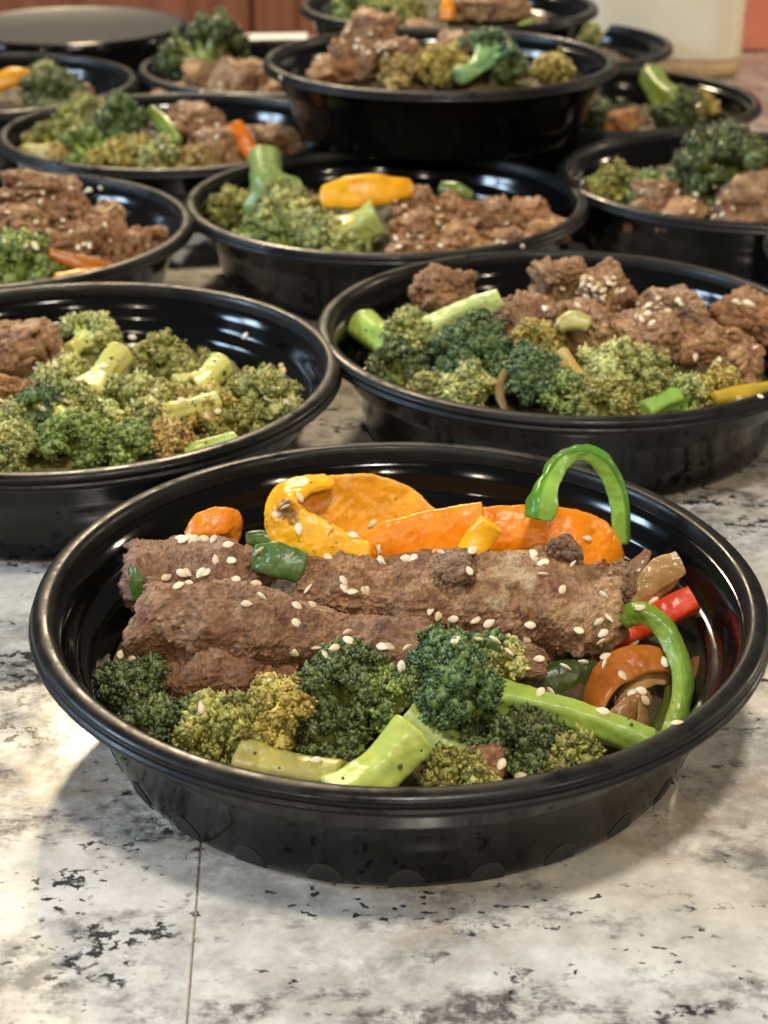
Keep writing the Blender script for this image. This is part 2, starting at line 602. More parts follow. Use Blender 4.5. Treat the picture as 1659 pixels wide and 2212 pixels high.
# ------------------------------------------------------------------ bowls
BOWLS = {0: (4, 363, 0), 1: (-106, 518, 0), 2: (67, 560, 0), 3: (1, 733, 0), 4: (-174, 688, 0), 5: (175, 776, 0), 6: (-112, 872, 0), 7: (29, 868, 37.4),
         8: (40, 1046, 37.4), 18: (102, 1130, 0), 9: (-240, 996, 0), 10: (-62, 1048, 0), 11: (124, 952, 0), 13: (250, 652, 0)}
BLABEL = {
    0: 'nearest black plastic bowl, sliced beef, broccoli and bright pepper strips in it',
    1: 'black bowl cut by the left edge, mostly pale green broccoli in it',
    2: 'black bowl with a mound of sesame topped beef behind broccoli',
    3: 'black bowl with an upright cut broccoli stalk and yellow pepper',
    4: 'black bowl at the left edge heaped with beef cubes',
    5: 'black bowl at the right edge under a big dark floret',
    6: 'black bowl with pale and dark broccoli and an orange pepper strip on its beef',
    7: 'black bowl set up on the rims of other bowls, beef peak in it',
    8: 'raised black bowl cut by the top edge of the photo',
    18: 'black bowl mostly hidden behind the raised bowl, only its right rim showing',
    9: 'black bowl at the far left with yellow pepper and dark floret',
    10: 'black bowl behind, one dark round floret standing on shredded beef',
    11: 'black bowl at far right with a leaning broccoli stalk and orange piece',
    13: 'black bowl of which only the left rim shows at the right edge'}

inner = [(92, 34), (92, 34.6), (91.8, 35.6), (91.2, 36.4), (90.2, 36.9), (88.4, 37.1), (87.2, 36.9), (86.4, 36.2), (86.0, 35.2), (85.6, 33.0)]
RIM_PROF = [(85.6, 33.0), (85.9, 35.0), (86.3, 36.2), (86.9, 36.8), (87.8, 37.0), (89.4, 36.9), (90.4, 36.6), (91.1, 36.0), (91.4, 35.2), (91.3, 34.6), (91.0, 34.3), (91.7, 34.0), (92.1, 33.4), (92.0, 32.7), (91.4, 32.3), (90.6, 32.5), (89.7, 32.6), (89.2, 31.8), (88.6, 31.4), (87.8, 31.6), (87.0, 32.2), (86.3, 32.6), (85.6, 33.0)]
BODY_PROF = [(0.01, 1.6), (40, 1.6), (63, 1.8), (68, 2.4), (71.2, 4.4), (72.4, 7), (76.6, 20), (77.1, 21.6), (77.9, 22.5), (79.6, 23.0), (80.8, 23.6), (81.6, 24.8), (83.4, 29.6), (84.4, 31), (85.58, 32.9),
             (86.28, 32.5), (86.2, 31.2), (85.0, 29.5), (82.4, 22.5), (81.2, 20.5), (79.6, 17), (75.0, 3.2), (74.2, 1.3), (72.8, 0.35), (70.5, 0.05), (66, 0.0), (64, 0.6), (0.01, 0.6)]


def dense(prof, step=1.2):
    out = [prof[0]]
    for p, q in zip(prof[:-1], prof[1:]):
        n = max(1, min(6, int(math.hypot(q[0] - p[0], q[1] - p[1]) / step)))
        for k in range(1, n + 1):
            out.append((p[0] + (q[0] - p[0]) * k / n, p[1] + (q[1] - p[1]) * k / n))
    return out


V, F = lathe(dense(BODY_PROF), 192)
BODY = make_mesh('bowl_body', V, F, M['plastic'])
V, F = lathe(RIM_PROF, 192)
RIM = make_mesh('bowl_rim', V, F, M['rim_plastic'])


def disc_mesh():
    # shallow half-round pad moulded on the foot of the wall; local x along the wall, z up, y outwards
    n, R = 22, 4.3
    V, F = [], []
    for r in (0, .35, .7, .94, 1.0):
        for k in range(n + 1):
            t = math.pi * k / n
            x, z = R * r * math.cos(t), 6.2 * r * math.sin(t)
            V.append((x, 0.22 if r < .95 else 0.0, z))
    for i in range(4):
        for k in range(n):
            p = i * (n + 1) + k
            F.append((p, p + n + 1, p + n + 2, p + 1))
    V = np.array(V, float)
    # wrap on the wall cone: radius at height z
    rw = 74.5 + V[:, 2] * (4.6 / 13.8)
    a = V[:, 0] / 75.0
    out = np.stack([np.sin(a) * (rw + V[:, 1]), np.cos(a) * (rw + V[:, 1]), V[:, 2] + 1.5], 1)
    return out, np.array(F)


V, F = disc_mesh()
DISC = make_mesh('foot_pad', V, F, M['disc_plastic'])
BOWL_O = {}
for k, (bx, by, bz) in BOWLS.items():
    r = link('bowl', None, (bx, by, bz), label=BLABEL[k], cat='bowl', group='black round meal bowls on the counter')
    r.rotation_euler = (0, 0, k * 0.7)
    link('body', BODY, parent=r)
    link('rim', RIM, parent=r)
    BOWL_O[k] = r
    if k in (0,):
        for j in range(26):
            o = link('foot_pad', DISC, parent=r)
            o.rotation_euler = (0, 0, j * 2 * math.pi / 26 + 0.012)

# upturned empty bowl at the back left
up = link('upturned_bowl', None, (-222, 1196, 37.2), label='empty black container upside down at back left, its flat grey base upward', cat='container')
up.rotation_euler = (math.pi, 0, 0)
V, F = lathe(dense([(80.0, 33.0), (76.6, 20), (78.6, 3.2), (80, 1.4), (81.5, 0.4), (80.2, -0.8), (78.2, -1.0), (76.8, -0.3), (74, 0.2), (0.01, 0.2)]), 128)
link('body', make_mesh('body', *lathe(dense([(85.0, 33.0), (84.6, 30), (83.2, 6), (82.4, 2.2), (80.5, 0.3), (78.6, 0.1)]), 128), M['plastic']), parent=up)
link('base', make_mesh('base', *lathe([(78.6, 0.1), (77.4, 0.0), (76.6, 0.5), (75.5, 1.0), (0.01, 1.0)], 128), M['base_plastic']), parent=up)
link('rim', make_mesh('rim', *lathe([(85, 33), (89, 32.6), (91.6, 33.4), (92, 35.4), (91, 36.9), (87, 37.1), (85.5, 36)], 128), M['rim_plastic']), parent=up)

# ------------------------------------------------------------------ things at the back
# cream tub
tb = at_z(1440, 172, 0)
tub = link('storage_tub', None, (tb[0], tb[1] + 62, 0), label='cream plastic tub with rounded corners and a tan foot, at top right', cat='tub')
tub.rotation_euler = (0, 0, -0.13)
s_ = px_per_mm(tb)
hw = 184 / s_


def rounded_box(hx, hy, z0, z1, r, prof):
    """vertical rounded box; prof list of (inset, z)"""
    pts = []
    for cx, cy, a0 in ((hx - r, hy - r, 0), (-hx + r, hy - r, 90), (-hx + r, -hy + r, 180), (hx - r, -hy + r, 270)):
        for k in range(9):
            a = math.radians(a0 + k * 90 / 8)
            pts.append((cx, cy, math.cos(a), math.sin(a)))
    n = len(pts)
    V = []
    for ins, z in prof:
        for cx, cy, c, s in pts:
            V.append((cx + (r - ins) * c, cy + (r - ins) * s, z))
    F = grid_faces(len(prof), n)
    m = len(V)
    V.append((0, 0, prof[0][1]))
    V.append((0, 0, prof[-1][1]))
    j = np.arange(n)
    kk = (j + 1) % n
    cap = np.concatenate([np.stack([np.full(n, m), kk, j], 1), np.stack([np.full(n, m + 1), (len(prof) - 1) * n + j, (len(prof) - 1) * n + kk], 1)])
    return np.array(V), [F, cap]


V, F = rounded_box(hw, 60, 0, 190, 26, [(5, 13), (0.5, 13.2), (0, 15), (0, 170), (1, 186), (5, 190)])
link('body', make_mesh('body', V, F, M['cream']), parent=tub)
V, F = rounded_box(hw, 60, 0, 20, 26, [(6, 0), (2.5, 1.5), (1.2, 5), (1.4, 12.9)])
link('foot', make_mesh('foot', V, F, M['tan']), parent=tub)
V, F = rounded_box(hw + 3, 63, 190, 205, 16, [(3, 190.2), (0.5, 191), (0, 193), (0, 203), (2, 206), (6, 207)])
link('lid', make_mesh('lid', V, F, M['cream']), parent=tub)
rb = at_z(1700, 118, 0)
V, F = box(-46, 46, -30, 30, 0, 150, 3)
o = link('red_carton', make_mesh('red_carton', V, F, M['red'], smooth=False), (rb[0] + 1, rb[1] + 40, 0.2), label='red carton standing behind the cream tub at the right edge', cat='carton')
o.rotation_euler = (0, 0, -0.1)
pb = at_z(585, 100, 0)
V, F = box(-28, 28, -18, 18, 0, 3.5, 1)  # thin whitish slab near the far edge of the counter
V[:, 2] += 1.2 * np.sin(V[:, 0] * .1)
link('whitish_strip', make_mesh('whitish_strip', V, F, M['whitish'], smooth=False), (pb[0], pb[1] + 12, 1.4), label='flat paper towel lying on the counter behind the raised bowl', cat='paper towel')

# ------------------------------------------------------------------ food: palettes (albedo)
PAL = {  # two bud colours, stalk colour
    'dark': ((0.024, 0.038, 0.013), (0.125, 0.165, 0.050), (0.26, 0.32, 0.09)),
    'blue': ((0.022, 0.050, 0.022), (0.130, 0.220, 0.078), (0.32, 0.42, 0.14)),
    'mid': ((0.055, 0.095, 0.022), (0.320, 0.400, 0.095), (0.42, 0.54, 0.14)),
    'olive': ((0.090, 0.090, 0.020), (0.460, 0.430, 0.105), (0.50, 0.52, 0.14)),
    'gold': ((0.190, 0.150, 0.030), (0.700, 0.560, 0.140), (0.56, 0.50, 0.15)),
    'pale': ((0.130, 0.150, 0.035), (0.720, 0.700, 0.270), (0.56, 0.62, 0.21)),
    'tan': ((0.250, 0.150, 0.035), (0.680, 0.490, 0.180), (0.58, 0.48, 0.19)),
}


def lerp(a, b, t):
    return np.asarray(a) + (np.asarray(b) - np.asarray(a)) * np.asarray(t)[..., None]


FOOD = []        # for the seeds


def frame(ax):
    ax = ax / np.linalg.norm(ax)
    h = np.array([0, 0, 1.0]) if abs(ax[2]) < .9 else np.array([1.0, 0, 0])
    u = np.cross(h, ax)
    u /= np.linalg.norm(u)
    return u, np.cross(ax, u), ax


def floret(label, A, B, r, sr, pal, seed, group, lobes=10, bud=0.75, spread=1.55, frizz=0.25, stalk_col=None, flare=1.6, crumbs=10, head=True, dens=1.0, cut=None):
    """A = cut end of the stalk, B = centre of the head (mm, world)"""
    g = np.random.default_rng(seed)
    A, B = np.asarray(A, float), np.asarray(B, float)
    root = link('broccoli_floret' if head else 'broccoli_stalk', None, A, label=label, cat='broccoli', group=group)
    ax = B - A
    Ln = np.linalg.norm(ax)
    u, v, ax = frame(ax)
    c0, c1, cs = PAL[pal]
    if stalk_col is not None:
        cs = stalk_col
    O = ax * Ln
    parts_V, parts_F, parts_C = [], [], []
    off = 0
    # stalk: ridged, flaring into branches
    top = max(Ln - r * 0.35, Ln * .55) if head else Ln
    nu, nv = 48, 40
    t = np.linspace(0, 1, nu)
    bend = (u * g.uniform(-1, 1) + v * g.uniform(-1, 1)) * Ln * 0.07
    C = np.outer(t, ax) * top + np.outer(np.sin(t * np.pi), bend)
    rad = sr * (1.0 - 0.12 * np.sin(t * np.pi) + (flare - 1) * np.clip(t - .45, 0, 1) ** 1.6 * 1.8)
    rad[0] *= 0.965
    a = np.linspace(0, 2 * np.pi, nv, endpoint=False)
    ridge = 1 + 0.07 * np.sin(a * 5 + g.uniform(0, 6))[None] * (0.4 + t[:, None]) + 0.05 * np.sin(a * 3 + g.uniform(0, 6) + t[:, None] * 2)
    Vs = C[:, None] + (rad[:, None] * ridge)[..., None] * (np.cos(a)[None, :, None] * u + np.sin(a)[None, :, None] * v)
    Vs = Vs.reshape(-1, 3)
    Fs = quads_to_tris(grid_faces(nu, nv))
    n = len(Vs)
    # cut end: rim, shallow pith
    ring = C[0] + 0.55 * (Vs[:nv] - C[0]) + ax * sr * 0.05
    Vs = np.concatenate([Vs, ring, [C[0] + ax * sr * .10], [C[-1] + ax * sr * .2]])
    j = np.arange(nv)
    k = (j + 1) % nv
    Fs = np.concatenate([Fs, np.stack([j, n + j, k], 1), np.stack([k, n + j, n + k], 1), np.stack([n + k, n + j, np.full(nv, n + nv)], 1), np.stack([(nu - 1) * nv + j, (nu - 1) * nv + k, np.full(nv, n + nv + 1)], 1)])
    N = normals(Vs, Fs)
    Vs = Vs + N * (fbm(Vs * 0.35 + seed, 3, seed)[:, None] * 0.07 * sr + fbm(Vs * np.array([1.2, 1.2, 1.2]) + seed, 2, seed + 5)[:, None] * 0.12)
    tt = np.concatenate([np.repeat(t, nv), np.zeros(nv + 1), [1]])
    nz = fbm(Vs * 0.22 + 3.3 + seed, 3, seed + 9) * 0.5 + 0.5
    cc = lerp(np.asarray(cs), np.asarray(cs) * np.array([1.15, 1.0, 0.75]), np.clip(nz * 1.4 - .2, 0, 1))
    cc[n:n + nv + 1] = np.asarray(cut if cut is not None else np.asarray(cs) * 1.15 + np.array([0.08, 0.06, 0.02]))
    parts_V.append(Vs), parts_F.append(Fs), parts_C.append(cc)
    off = len(Vs)
    if head:
        # squashed, cooked crown: main branches -> twigs -> little curds of buds
        O2 = O - ax * r * .30
        sq_u, sq_v = g.uniform(.85, 1.2), g.uniform(.85, 1.15)
        base = C[-1] - ax * sr * 0.5
        HV, HF, HC = [], [], []
        ho = 0
        iv, if_ = ICO[2] if bud < 1 else ICO[1]
        ov = np.array([(1, 0, 0), (-1, 0, 0), (0, 1, 0), (0, -1, 0), (0, 0, 1), (0, 0, -1)], float)
        of = np.array([(0, 2, 4), (2, 1, 4), (1, 3, 4), (3, 0, 4), (2, 0, 5), (1, 2, 5), (3, 1, 5), (0, 3, 5)])
        cs_ = np.asarray(cs)
        for i in range(lobes):
            f = 0 if i == 0 else (i - .3) / (lobes - 1)
            th = spread * math.sqrt(f) + g.normal() * .10
            ph = i * 2.39996 + g.normal() * .3
            d1 = math.sin(th) * math.cos(ph) * u * sq_u + math.sin(th) * math.sin(ph) * v * sq_v + math.cos(th) * ax
            C1 = O2 + d1 * r * g.uniform(.42, .62)
            pts = [base + (C1 - base) * q + ax * (-.10 * r * math.sin(q * 3.1)) for q in (0, .35, .7, 1)]
            wb = [sr * .55, sr * .36, r * .14, r * .10]
            Vb, Fb, _, ub = sweep(pts, wb, wb, u + v * .3, 12, 9, 2.0, ends=(0, 0))
            parts_V.append(Vb), parts_F.append(Fb + off)
            parts_C.append(np.repeat(cs_[None] * g.uniform(.9, 1.15), len(Vb), 0))
            off += len(Vb)
            ltint = g.uniform(0, 1)
            fu, fv, fw = frame(d1)
            m = 6 if bud < 1 else 5
            for k2 in range(m):
                t2 = 0 if k2 == 0 else g.uniform(.55, 1.15)
                p2 = k2 * 2 * math.pi / (m - 1) + g.normal() * .3
                d2 = math.sin(t2) * math.cos(p2) * fu + math.sin(t2) * math.sin(p2) * fv + math.cos(t2) * fw
                rad = r * g.uniform(.13, .25)
                C2 = C1 + d2 * r * g.uniform(.22, .46)
                Vb, Fb, _, ub = sweep([C1 - d1 * r * .1, (C1 + C2) / 2, C2], [r * .085, r * .06, r * .075], [r * .085, r * .06, r * .075], u + v * .3, 6, 6, 2.0, ends=(0, 0))
                parts_V.append(Vb), parts_F.append(Fb + off)
                parts_C.append(np.repeat(cs_[None] * g.uniform(.9, 1.2), len(Vb), 0))
                off += len(Vb)
                ct = np.clip(ltint * .6 + g.uniform(-.1, .45), 0, 1)
                S = iv * rad * .80
                S = S + iv * (fbm(S * (2.4 / rad) + i * 7.1 + k2, 2, seed + i)[:, None] * rad * .45)
                HV.append(S + C2), HF.append(if_ + ho)
                HC.append(np.repeat((lerp(c0, c1, np.array([ct * .8])) * .70 + cs_ * .30), len(S), 0))
                ho += len(S)
                nb = int(dens * 3.9 * rad ** 2 / bud ** 2 * g.uniform(.7, 1.15)) + 6
                dl = g.normal(size=(nb, 3)) + d2 * .75
                dl /= np.linalg.norm(dl, axis=1)[:, None]
                lump = fbm(dl * 2.4 + i * 3.7 + k2 * 1.3 + seed, 2, seed + 3 * i)
                P = C2 + dl * (rad * (.80 + .50 * lump))[:, None]
                s = bud * .72 * g.lognormal(-.15, .35, nb).clip(.35, 1.6)
                spike = g.uniform(size=nb) < frizz
                long = np.where(spike, g.uniform(1.8, 3.6, nb), g.uniform(.8, 1.5, nb))
                s = np.where(spike, s * .62, s)
                dd = dl + g.normal(size=dl.shape) * .55
                dd /= np.linalg.norm(dd, axis=1)[:, None]
                B0 = ov[None] * s[:, None, None] * (1 + g.normal(size=(nb, 6, 3)) * .28)
                along = (B0 * dd[:, None]).sum(2, keepdims=True)
                B0 = B0 + dd[:, None] * along * (long - 1)[:, None, None]
                BV = P[:, None] + dl[:, None] * (s * .3 * long)[:, None, None] + B0
                tint = np.clip(ct * .7 + g.uniform(-.2, .35, nb) + .18 * (long - 1), 0, 1)
                tint = np.where(g.uniform(size=nb) < .22, tint * .12, tint)
                bc = lerp(c0, c1, tint) * g.uniform(.75, 1.25, nb)[:, None]
                bc = bc * (1 + .14 * fbm(C2[None] * .22 + seed * 1.7, 2, seed + 77)[0] * np.array([1, 0, -1]))
                HV.append(BV.reshape(-1, 3))
                HF.append((of[None] + (np.arange(nb) * 6)[:, None, None]).reshape(-1, 3) + ho)
                HC.append(np.repeat(bc, 6, 0))
                ho += nb * 6
        link('flower_head', make_mesh('flower_head', np.concatenate(HV), np.concatenate(HF), M['bud'], np.concatenate(HC)), parent=root)
    link('stalk', make_mesh('stalk', np.concatenate(parts_V), np.concatenate(parts_F), M['stalk'], np.concatenate(parts_C)), parent=root)
    if crumbs:
        pick = g.integers(0, nu * nv, crumbs)
        CV, CF = [], []
        bv, bf = ICO[1]
        for i, p in enumerate(pick):
            CV.append(Vs[p] + bv * g.lognormal(-.9, .45) * g.uniform(.6, 1.2, 3))
            CF.append(bf + i * len(bv))
        V = np.concatenate(CV)
        o = link('crumbs', make_mesh('crumbs', V, np.concatenate(CF), M['bud'], np.repeat(np.array([[.035, .055, .015]]), len(V), 0)), parent=root)
        o['kind'] = 'stuff'
    return root


BEEF = [(0.175, 0.092, 0.044), (0.400, 0.248, 0.138), (0.54, 0.385, 0.235), (0.38, 0.25, 0.14)]


def beef_color(V, seed, warm=0.0):
    a = fbm(V * 0.10 + seed * 3.1, 4, seed) * .5 + .5
    b = fbm(V * 0.45 + seed, 4, seed + 50) * .5 + .5
    c = lerp(BEEF[0], BEEF[1], np.clip(b * 2.2 - .45, 0, 1))
    c = lerp_rows(c, np.array(BEEF[2]), np.clip((a - .52) * 3.4, 0, .85))
    gr = worley(V / 1.1 + seed, seed + 17)
    c = c * (1.32 - .75 * gr * (.5 + b))[:, None]
    pu = np.clip(fbm(V * .16 + seed * .7, 3, seed + 33) * 2.4 - .1, 0, 1)
    c = lerp_rows(c, c * np.array([.76, .68, .74]), pu)
    if warm:
        c = c * (1 + warm * np.array([.45, .12, -.25]))
    return c


def lerp_rows(a, b, t):
    return a + (b - a) * np.asarray(t)[:, None]


def beef_relief(V, F, seed, amt=1.0, grain=1.9, fib=None, big=1.7, gran=1.0, fibre=.6, pit=5.0):
    N = normals(V, F)
    d = fbm(V * 0.16 + seed * 2.3, 3, seed) * big
    mask = np.clip(fbm(V * 0.13 + 9 + seed, 2, seed + 4) * 2.2 + .6, 0.15, 1)
    d = d + (0.5 - worley(V / grain + .4 * fbm(V * .5, 2, seed + 2)[:, None], seed)) * gran * mask
    d = d + (0.5 - worley(V / (grain * .48), seed + 3)) * 0.62 * gran * (.35 + .65 * mask)
    if fib is not None:
        f = np.asarray(fib, float)
        f /= np.linalg.norm(f)
        Q = V - np.outer(V @ f, f) * .85
        d = d + (1 - 2 * np.abs(fbm(Q * .75 + seed, 3, seed + 8))) * fibre
    # torn pits
    d = d - np.clip(fbm(V * .30 + 4 + seed, 3, seed + 21) - .22, 0, 1) * pit
    d = d + fbm(V * 1.9, 2, seed + 6) * .30
    return V + N * (d * amt)[:, None]


def beef_chunk(label, c, rx, ry, rz, seed, group, level=5, yaw=0.0, warm=0.0, boxy=0.35, amt=1.0, tilt=0.0):
    g = np.random.default_rng(seed)
    iv, F = ICO[level]
    P = np.sign(iv) * np.abs(iv) ** (1 - boxy)
    # random planar cuts make torn facets
    for _ in range(8):
        nrm = g.normal(size=3)
        nrm /= np.linalg.norm(nrm)
        h = g.uniform(.48, .85)
        dd = P @ nrm - h
        P = P - np.outer(np.clip(dd, 0, None) * .8, nrm)
    P = P * (1.06 + .42 * fbm(iv * 1.7 + seed * 1.3, 4, seed, .6)[:, None])
    V = P * np.array([rx, ry, rz])
    c_, s_ = math.cos(yaw), math.sin(yaw)
    V = V @ np.array([[c_, s_, 0], [-s_, c_, 0], [0, 0, 1]])
    if tilt:
        c_, s_ = math.cos(tilt), math.sin(tilt)
        V = V @ np.array([[c_, 0, s_], [0, 1, 0], [-s_, 0, c_]])
    V = beef_relief(V, F, seed, amt * min(1, min(rx, ry, rz) / 7), fib=g.normal(size=3), fibre=1.0, grain=2.3)
    return link('beef_piece', make_mesh('beef_piece', V, F, M['beef'], beef_color(V, seed, warm)), c, label=label, cat='beef', group=group)


def strip(name, label, cat, pts, hw, ht, up, col, seed, group=None, inner=None, mat='pepper', arch=0.2, nu=120, nv=64, wob=0.25, sq=2.8, twist=0.0, endp=0.06, specks=0.0, skin=.25, stain=()):
    pts = np.array(pts, float)
    c = pts.mean(0)
    V, F, side, uu = sweep(pts - c, hw, ht, up, nu, nv, sq, arch, endp, twist=twist)
    N = normals(V, F)
    V = V + N * (fbm(V * .16 + seed, 3, seed) * wob * 1.6 + fbm(V * .7 + seed, 2, seed + 3) * wob * .35)[:, None]
    col = np.array(col)
    inner = col * np.array([1.0, 1.25, 1.3]) + .03 if inner is None else np.array(inner)
    cc = lerp_rows(np.repeat(inner[None], len(V), 0), col, np.clip((side - skin) * 5, 0, 1))
    nz = fbm(V * .12 + seed * 5.1, 4, seed + 12)
    cc = lerp_rows(cc, cc * np.array([.85, .66, .5]), np.clip(nz * 1.6 - .25, 0, .55))
    if specks:
        sp = worley(V / 3.4 + .5 * fbm(V * .9, 2, seed)[:, None] + seed, seed + 31)
        cc = lerp_rows(cc, np.array([.10, .05, .018]), np.clip((specks - sp) * 12, 0, .85) * (fbm(V * .12, 2, seed + 5) > -.05))
    for (sx, sy, sz), rad in stain:
        d = np.linalg.norm(V + c - np.array([sx, sy, sz]), axis=1) + fbm(V * .5, 3, seed + 60) * rad * .9
        cc = lerp_rows(cc, np.array([.17, .075, .03]), np.clip((rad - d) / (rad * .5), 0, .9))
    return link(name, make_mesh(name, V, F, M[mat], cc), c, label=label, cat=cat, group=group)


# ------------------------------------------------------------------ dome of food in a bowl: pixel -> point on it
DOME = {0: (-14, 12), 1: (-12, 12), 2: (-10, 15), 3: (-10, 14), 4: (-8, 18), 5: (-8, 14), 6: (-8, 16), 7: (-10, 16), 8: (-8, 16), 18: (-6, 8), 9: (-10, 14), 10: (-8, 12), 11: (-12, 10), 13: (-12, 6)}


def on_food(b, px, py, dy=None, lift=0.0):
    bx, by, bz = BOWLS[b]
    if dy is not None:
        return at_y(px, py, by + dy)
    e, h = DOME[b]
    z = LIP + bz + e
    for _ in range(14):
        p = at_z(px, py, z + lift)
        rr = ((p[0] - bx) ** 2 + (p[1] - by) ** 2) / 78.0 ** 2
        z = .5 * z + .5 * (LIP + bz + e + h * max(-.3, 1 - rr))
    return at_z(px, py, z + lift)


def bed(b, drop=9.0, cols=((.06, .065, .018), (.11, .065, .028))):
    bx, by, bz = BOWLS[b]
    e, h = DOME[b]
    n_r, n_a = 44, 150
    r = np.linspace(0.01, 1, n_r)
    a = np.linspace(0, 2 * np.pi, n_a, endpoint=False)
    zt = LIP + e + h * (1 - r ** 2) - drop
    edge = np.clip((1 - r) * 6, 0, 1)
    z_edge = 14.0
    zt = z_edge + (zt - z_edge) * edge ** .6
    R = r * 74.0
    V = np.stack([np.outer(R, np.cos(a)), np.outer(R, np.sin(a)), np.repeat(zt[:, None], n_a, 1)], 2).reshape(-1, 3)
    F = quads_to_tris(grid_faces(n_r, n_a))
    ed = np.repeat(edge, n_a)
    q = V + b * 31.7
    V[:, 2] += ed * (fbm(q * .12, 4, b) * 5 + (.5 - worley(q / 5.0, b)) * 3.2 + (.5 - worley(q / 1.9, b + 1)) * 1.3)
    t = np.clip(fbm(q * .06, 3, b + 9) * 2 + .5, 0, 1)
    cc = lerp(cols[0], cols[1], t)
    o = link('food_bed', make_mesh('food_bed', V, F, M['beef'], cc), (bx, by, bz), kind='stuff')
    o['label'] = 'chopped food under the larger pieces in ' + WHERE[b]
    return o


WHERE = {0: 'the nearest bowl', 1: 'the left second-row bowl', 2: 'the right second-row bowl', 3: 'the upright stalk bowl', 4: 'the left-edge beef bowl', 5: 'the right-edge bowl', 6: 'the left fourth-row bowl',
         7: 'the raised middle bowl', 8: 'the top-edge bowl', 18: 'the half hidden bowl', 9: 'the far left bowl', 10: 'the round floret bowl', 11: 'the far right bowl', 13: 'the right-edge sliver bowl'}
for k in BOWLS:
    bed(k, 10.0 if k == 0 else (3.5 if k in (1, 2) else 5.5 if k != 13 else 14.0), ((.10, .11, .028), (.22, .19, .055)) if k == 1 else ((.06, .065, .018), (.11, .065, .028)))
FRONT = 'food in the nearest bowl'


def q0(px, py, dy):
    return on_food(0, px, py, dy)


def under(b, B, r):
    bx, by, bz = BOWLS[b]
    A = np.array([B[0] + (bx - B[0]) * .12, B[1] + .35 * r, B[2] - 1.7 * r])
    A[2] = max(A[2], bz + 5)
    return A


# ------------------------------------------------------------------ nearest bowl: beef
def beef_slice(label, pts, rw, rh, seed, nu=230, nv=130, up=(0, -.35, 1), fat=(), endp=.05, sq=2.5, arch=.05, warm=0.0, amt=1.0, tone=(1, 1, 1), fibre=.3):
    pts = np.array(pts)
    c = pts.mean(0)
    V, F, side, uu = sweep(pts - c, rw, rh, up, nu, nv, sq, arch, endp)
    V = V + normals(V, F) * (fbm(V * .055 + seed, 3, seed + 40) * 5.2)[:, None]
    ax = pts[-1] - pts[0]
    V = beef_relief(V, F, seed, amt, 1.25, fib=ax, big=.9, gran=.8, fibre=fibre, pit=3.0)
    # ragged, torn ends
    t_ax = ax / np.linalg.norm(ax)
    e_ = np.clip(1 - np.minimum(uu, 1 - uu) / .05, 0, 1)
    V = V + t_ax * ((fbm(V * .22 + seed, 3, seed + 70) * 3.2 + (.5 - worley(V / 2.2, seed + 71)) * 1.6) * e_)[:, None]
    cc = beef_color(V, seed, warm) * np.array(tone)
    g = np.random.default_rng(seed)
    rub = np.clip(fbm(V * .13 + seed * 1.9, 3, seed + 90) * 3 - .15, 0, 1)
    for (fx, fy, fz), rad in fat:
        d = np.linalg.norm((V + c - np.array([fx, fy, fz])), axis=1) + fbm(V * .22, 3, seed + 60) * rad * .9
        cc = lerp_rows(cc, np.array([.56, .42, .26]), np.clip((rad - d) / (rad * .45), 0, .85))
    o = link('beef_slice', make_mesh('beef_slice', V, F, M['beef'], cc), c, label=label, cat='beef', group='beef slices in the nearest bowl')
    # crumbs of meat rubbed up on the surface
    N = normals(V, F)
    ok = np.nonzero((N @ np.array([0, -.5, .8]) > .2) & (rub > .25))[0]
    CV, CF, CC = [], [], []
    bv, bf = ICO[1]
    for i, p in enumerate(g.choice(ok, min(260, len(ok)), replace=False)):
        CV.append(V[p] + bv * g.uniform(.75, 1.3, (len(bv), 1)) * g.lognormal(-.75, .4) * g.uniform(.7, 1.3, 3))
        CF.append(bf + i * len(bv))
        CC.append(np.repeat(cc[p][None] * g.uniform(.8, 1.3), len(bv), 0))
    if CV:
        k = link('meat_crumbs', make_mesh('meat_crumbs', np.concatenate(CV), np.concatenate(CF), M['beef'], np.concatenate(CC)), parent=o)
        k['kind'] = 'stuff'
    return o


beef_slice('long brown beef slice at the front of the nearest bowl, left end blunt', [q0(297, 1325, -6), q0(450, 1342, -9), q0(620, 1366, -11), q0(800, 1396, -15), q0(980, 1424, -19), q0(1170, 1436, -20)], [11, 12, 10.5, 8.5, 6.5, 4], [9.2, 10.0, 8.6, 6.8, 5.2, 3], 3, 380, 170, tone=(.94, .82, .82), endp=.018)
beef_slice('short beef slice at the back left of the nearest bowl', [q0(283, 1232, 12), q0(380, 1236, 14), q0(480, 1238, 14), q0(580, 1252, 12)], [7, 9, 9, 7], [6, 7.5, 7.5, 6], 8, 190, 130, tone=(.98, .90, .98), endp=.025)
beef_slice('wide torn beef slice with pale fat at the right of the nearest bowl', [q0(640, 1258, 11), q0(800, 1276, 10), q0(1000, 1294, 7), q0(1170, 1308, 5), q0(1318, 1322, 4)], [8, 10, 12.5, 14, 12], [7.5, 9.0, 10.8, 11.2, 9.4], 15, 380, 180,
           fat=((q0(1085, 1275, -8), 8), (q0(1010, 1325, -9), 6), (q0(1090, 1215, 0), 7), (q0(860, 1265, -2), 5), (q0(930, 1235, 0), 4)), endp=.025, warm=.04, fibre=.5, tone=(1.12, 1.0, .90))
beef_slice('reddish shaded beef lump under the front slice in the nearest bowl', [q0(315, 1475, -17), q0(420, 1455, -16), q0(540, 1440, -15), q0(660, 1450, -15)], [8, 10, 10, 8], [6, 8, 8, 6], 21, 220, 150, warm=.25, tone=(.74, .64, .62), fibre=.7)  # tone darkens the meat, painting in the shade under the front slice
beef_chunk('ragged beef tip standing at the top right of the front beef', q0(1215, 1195, 10), 4.6, 4, 5.2, 31, 'beef slices in the nearest bowl', 5)
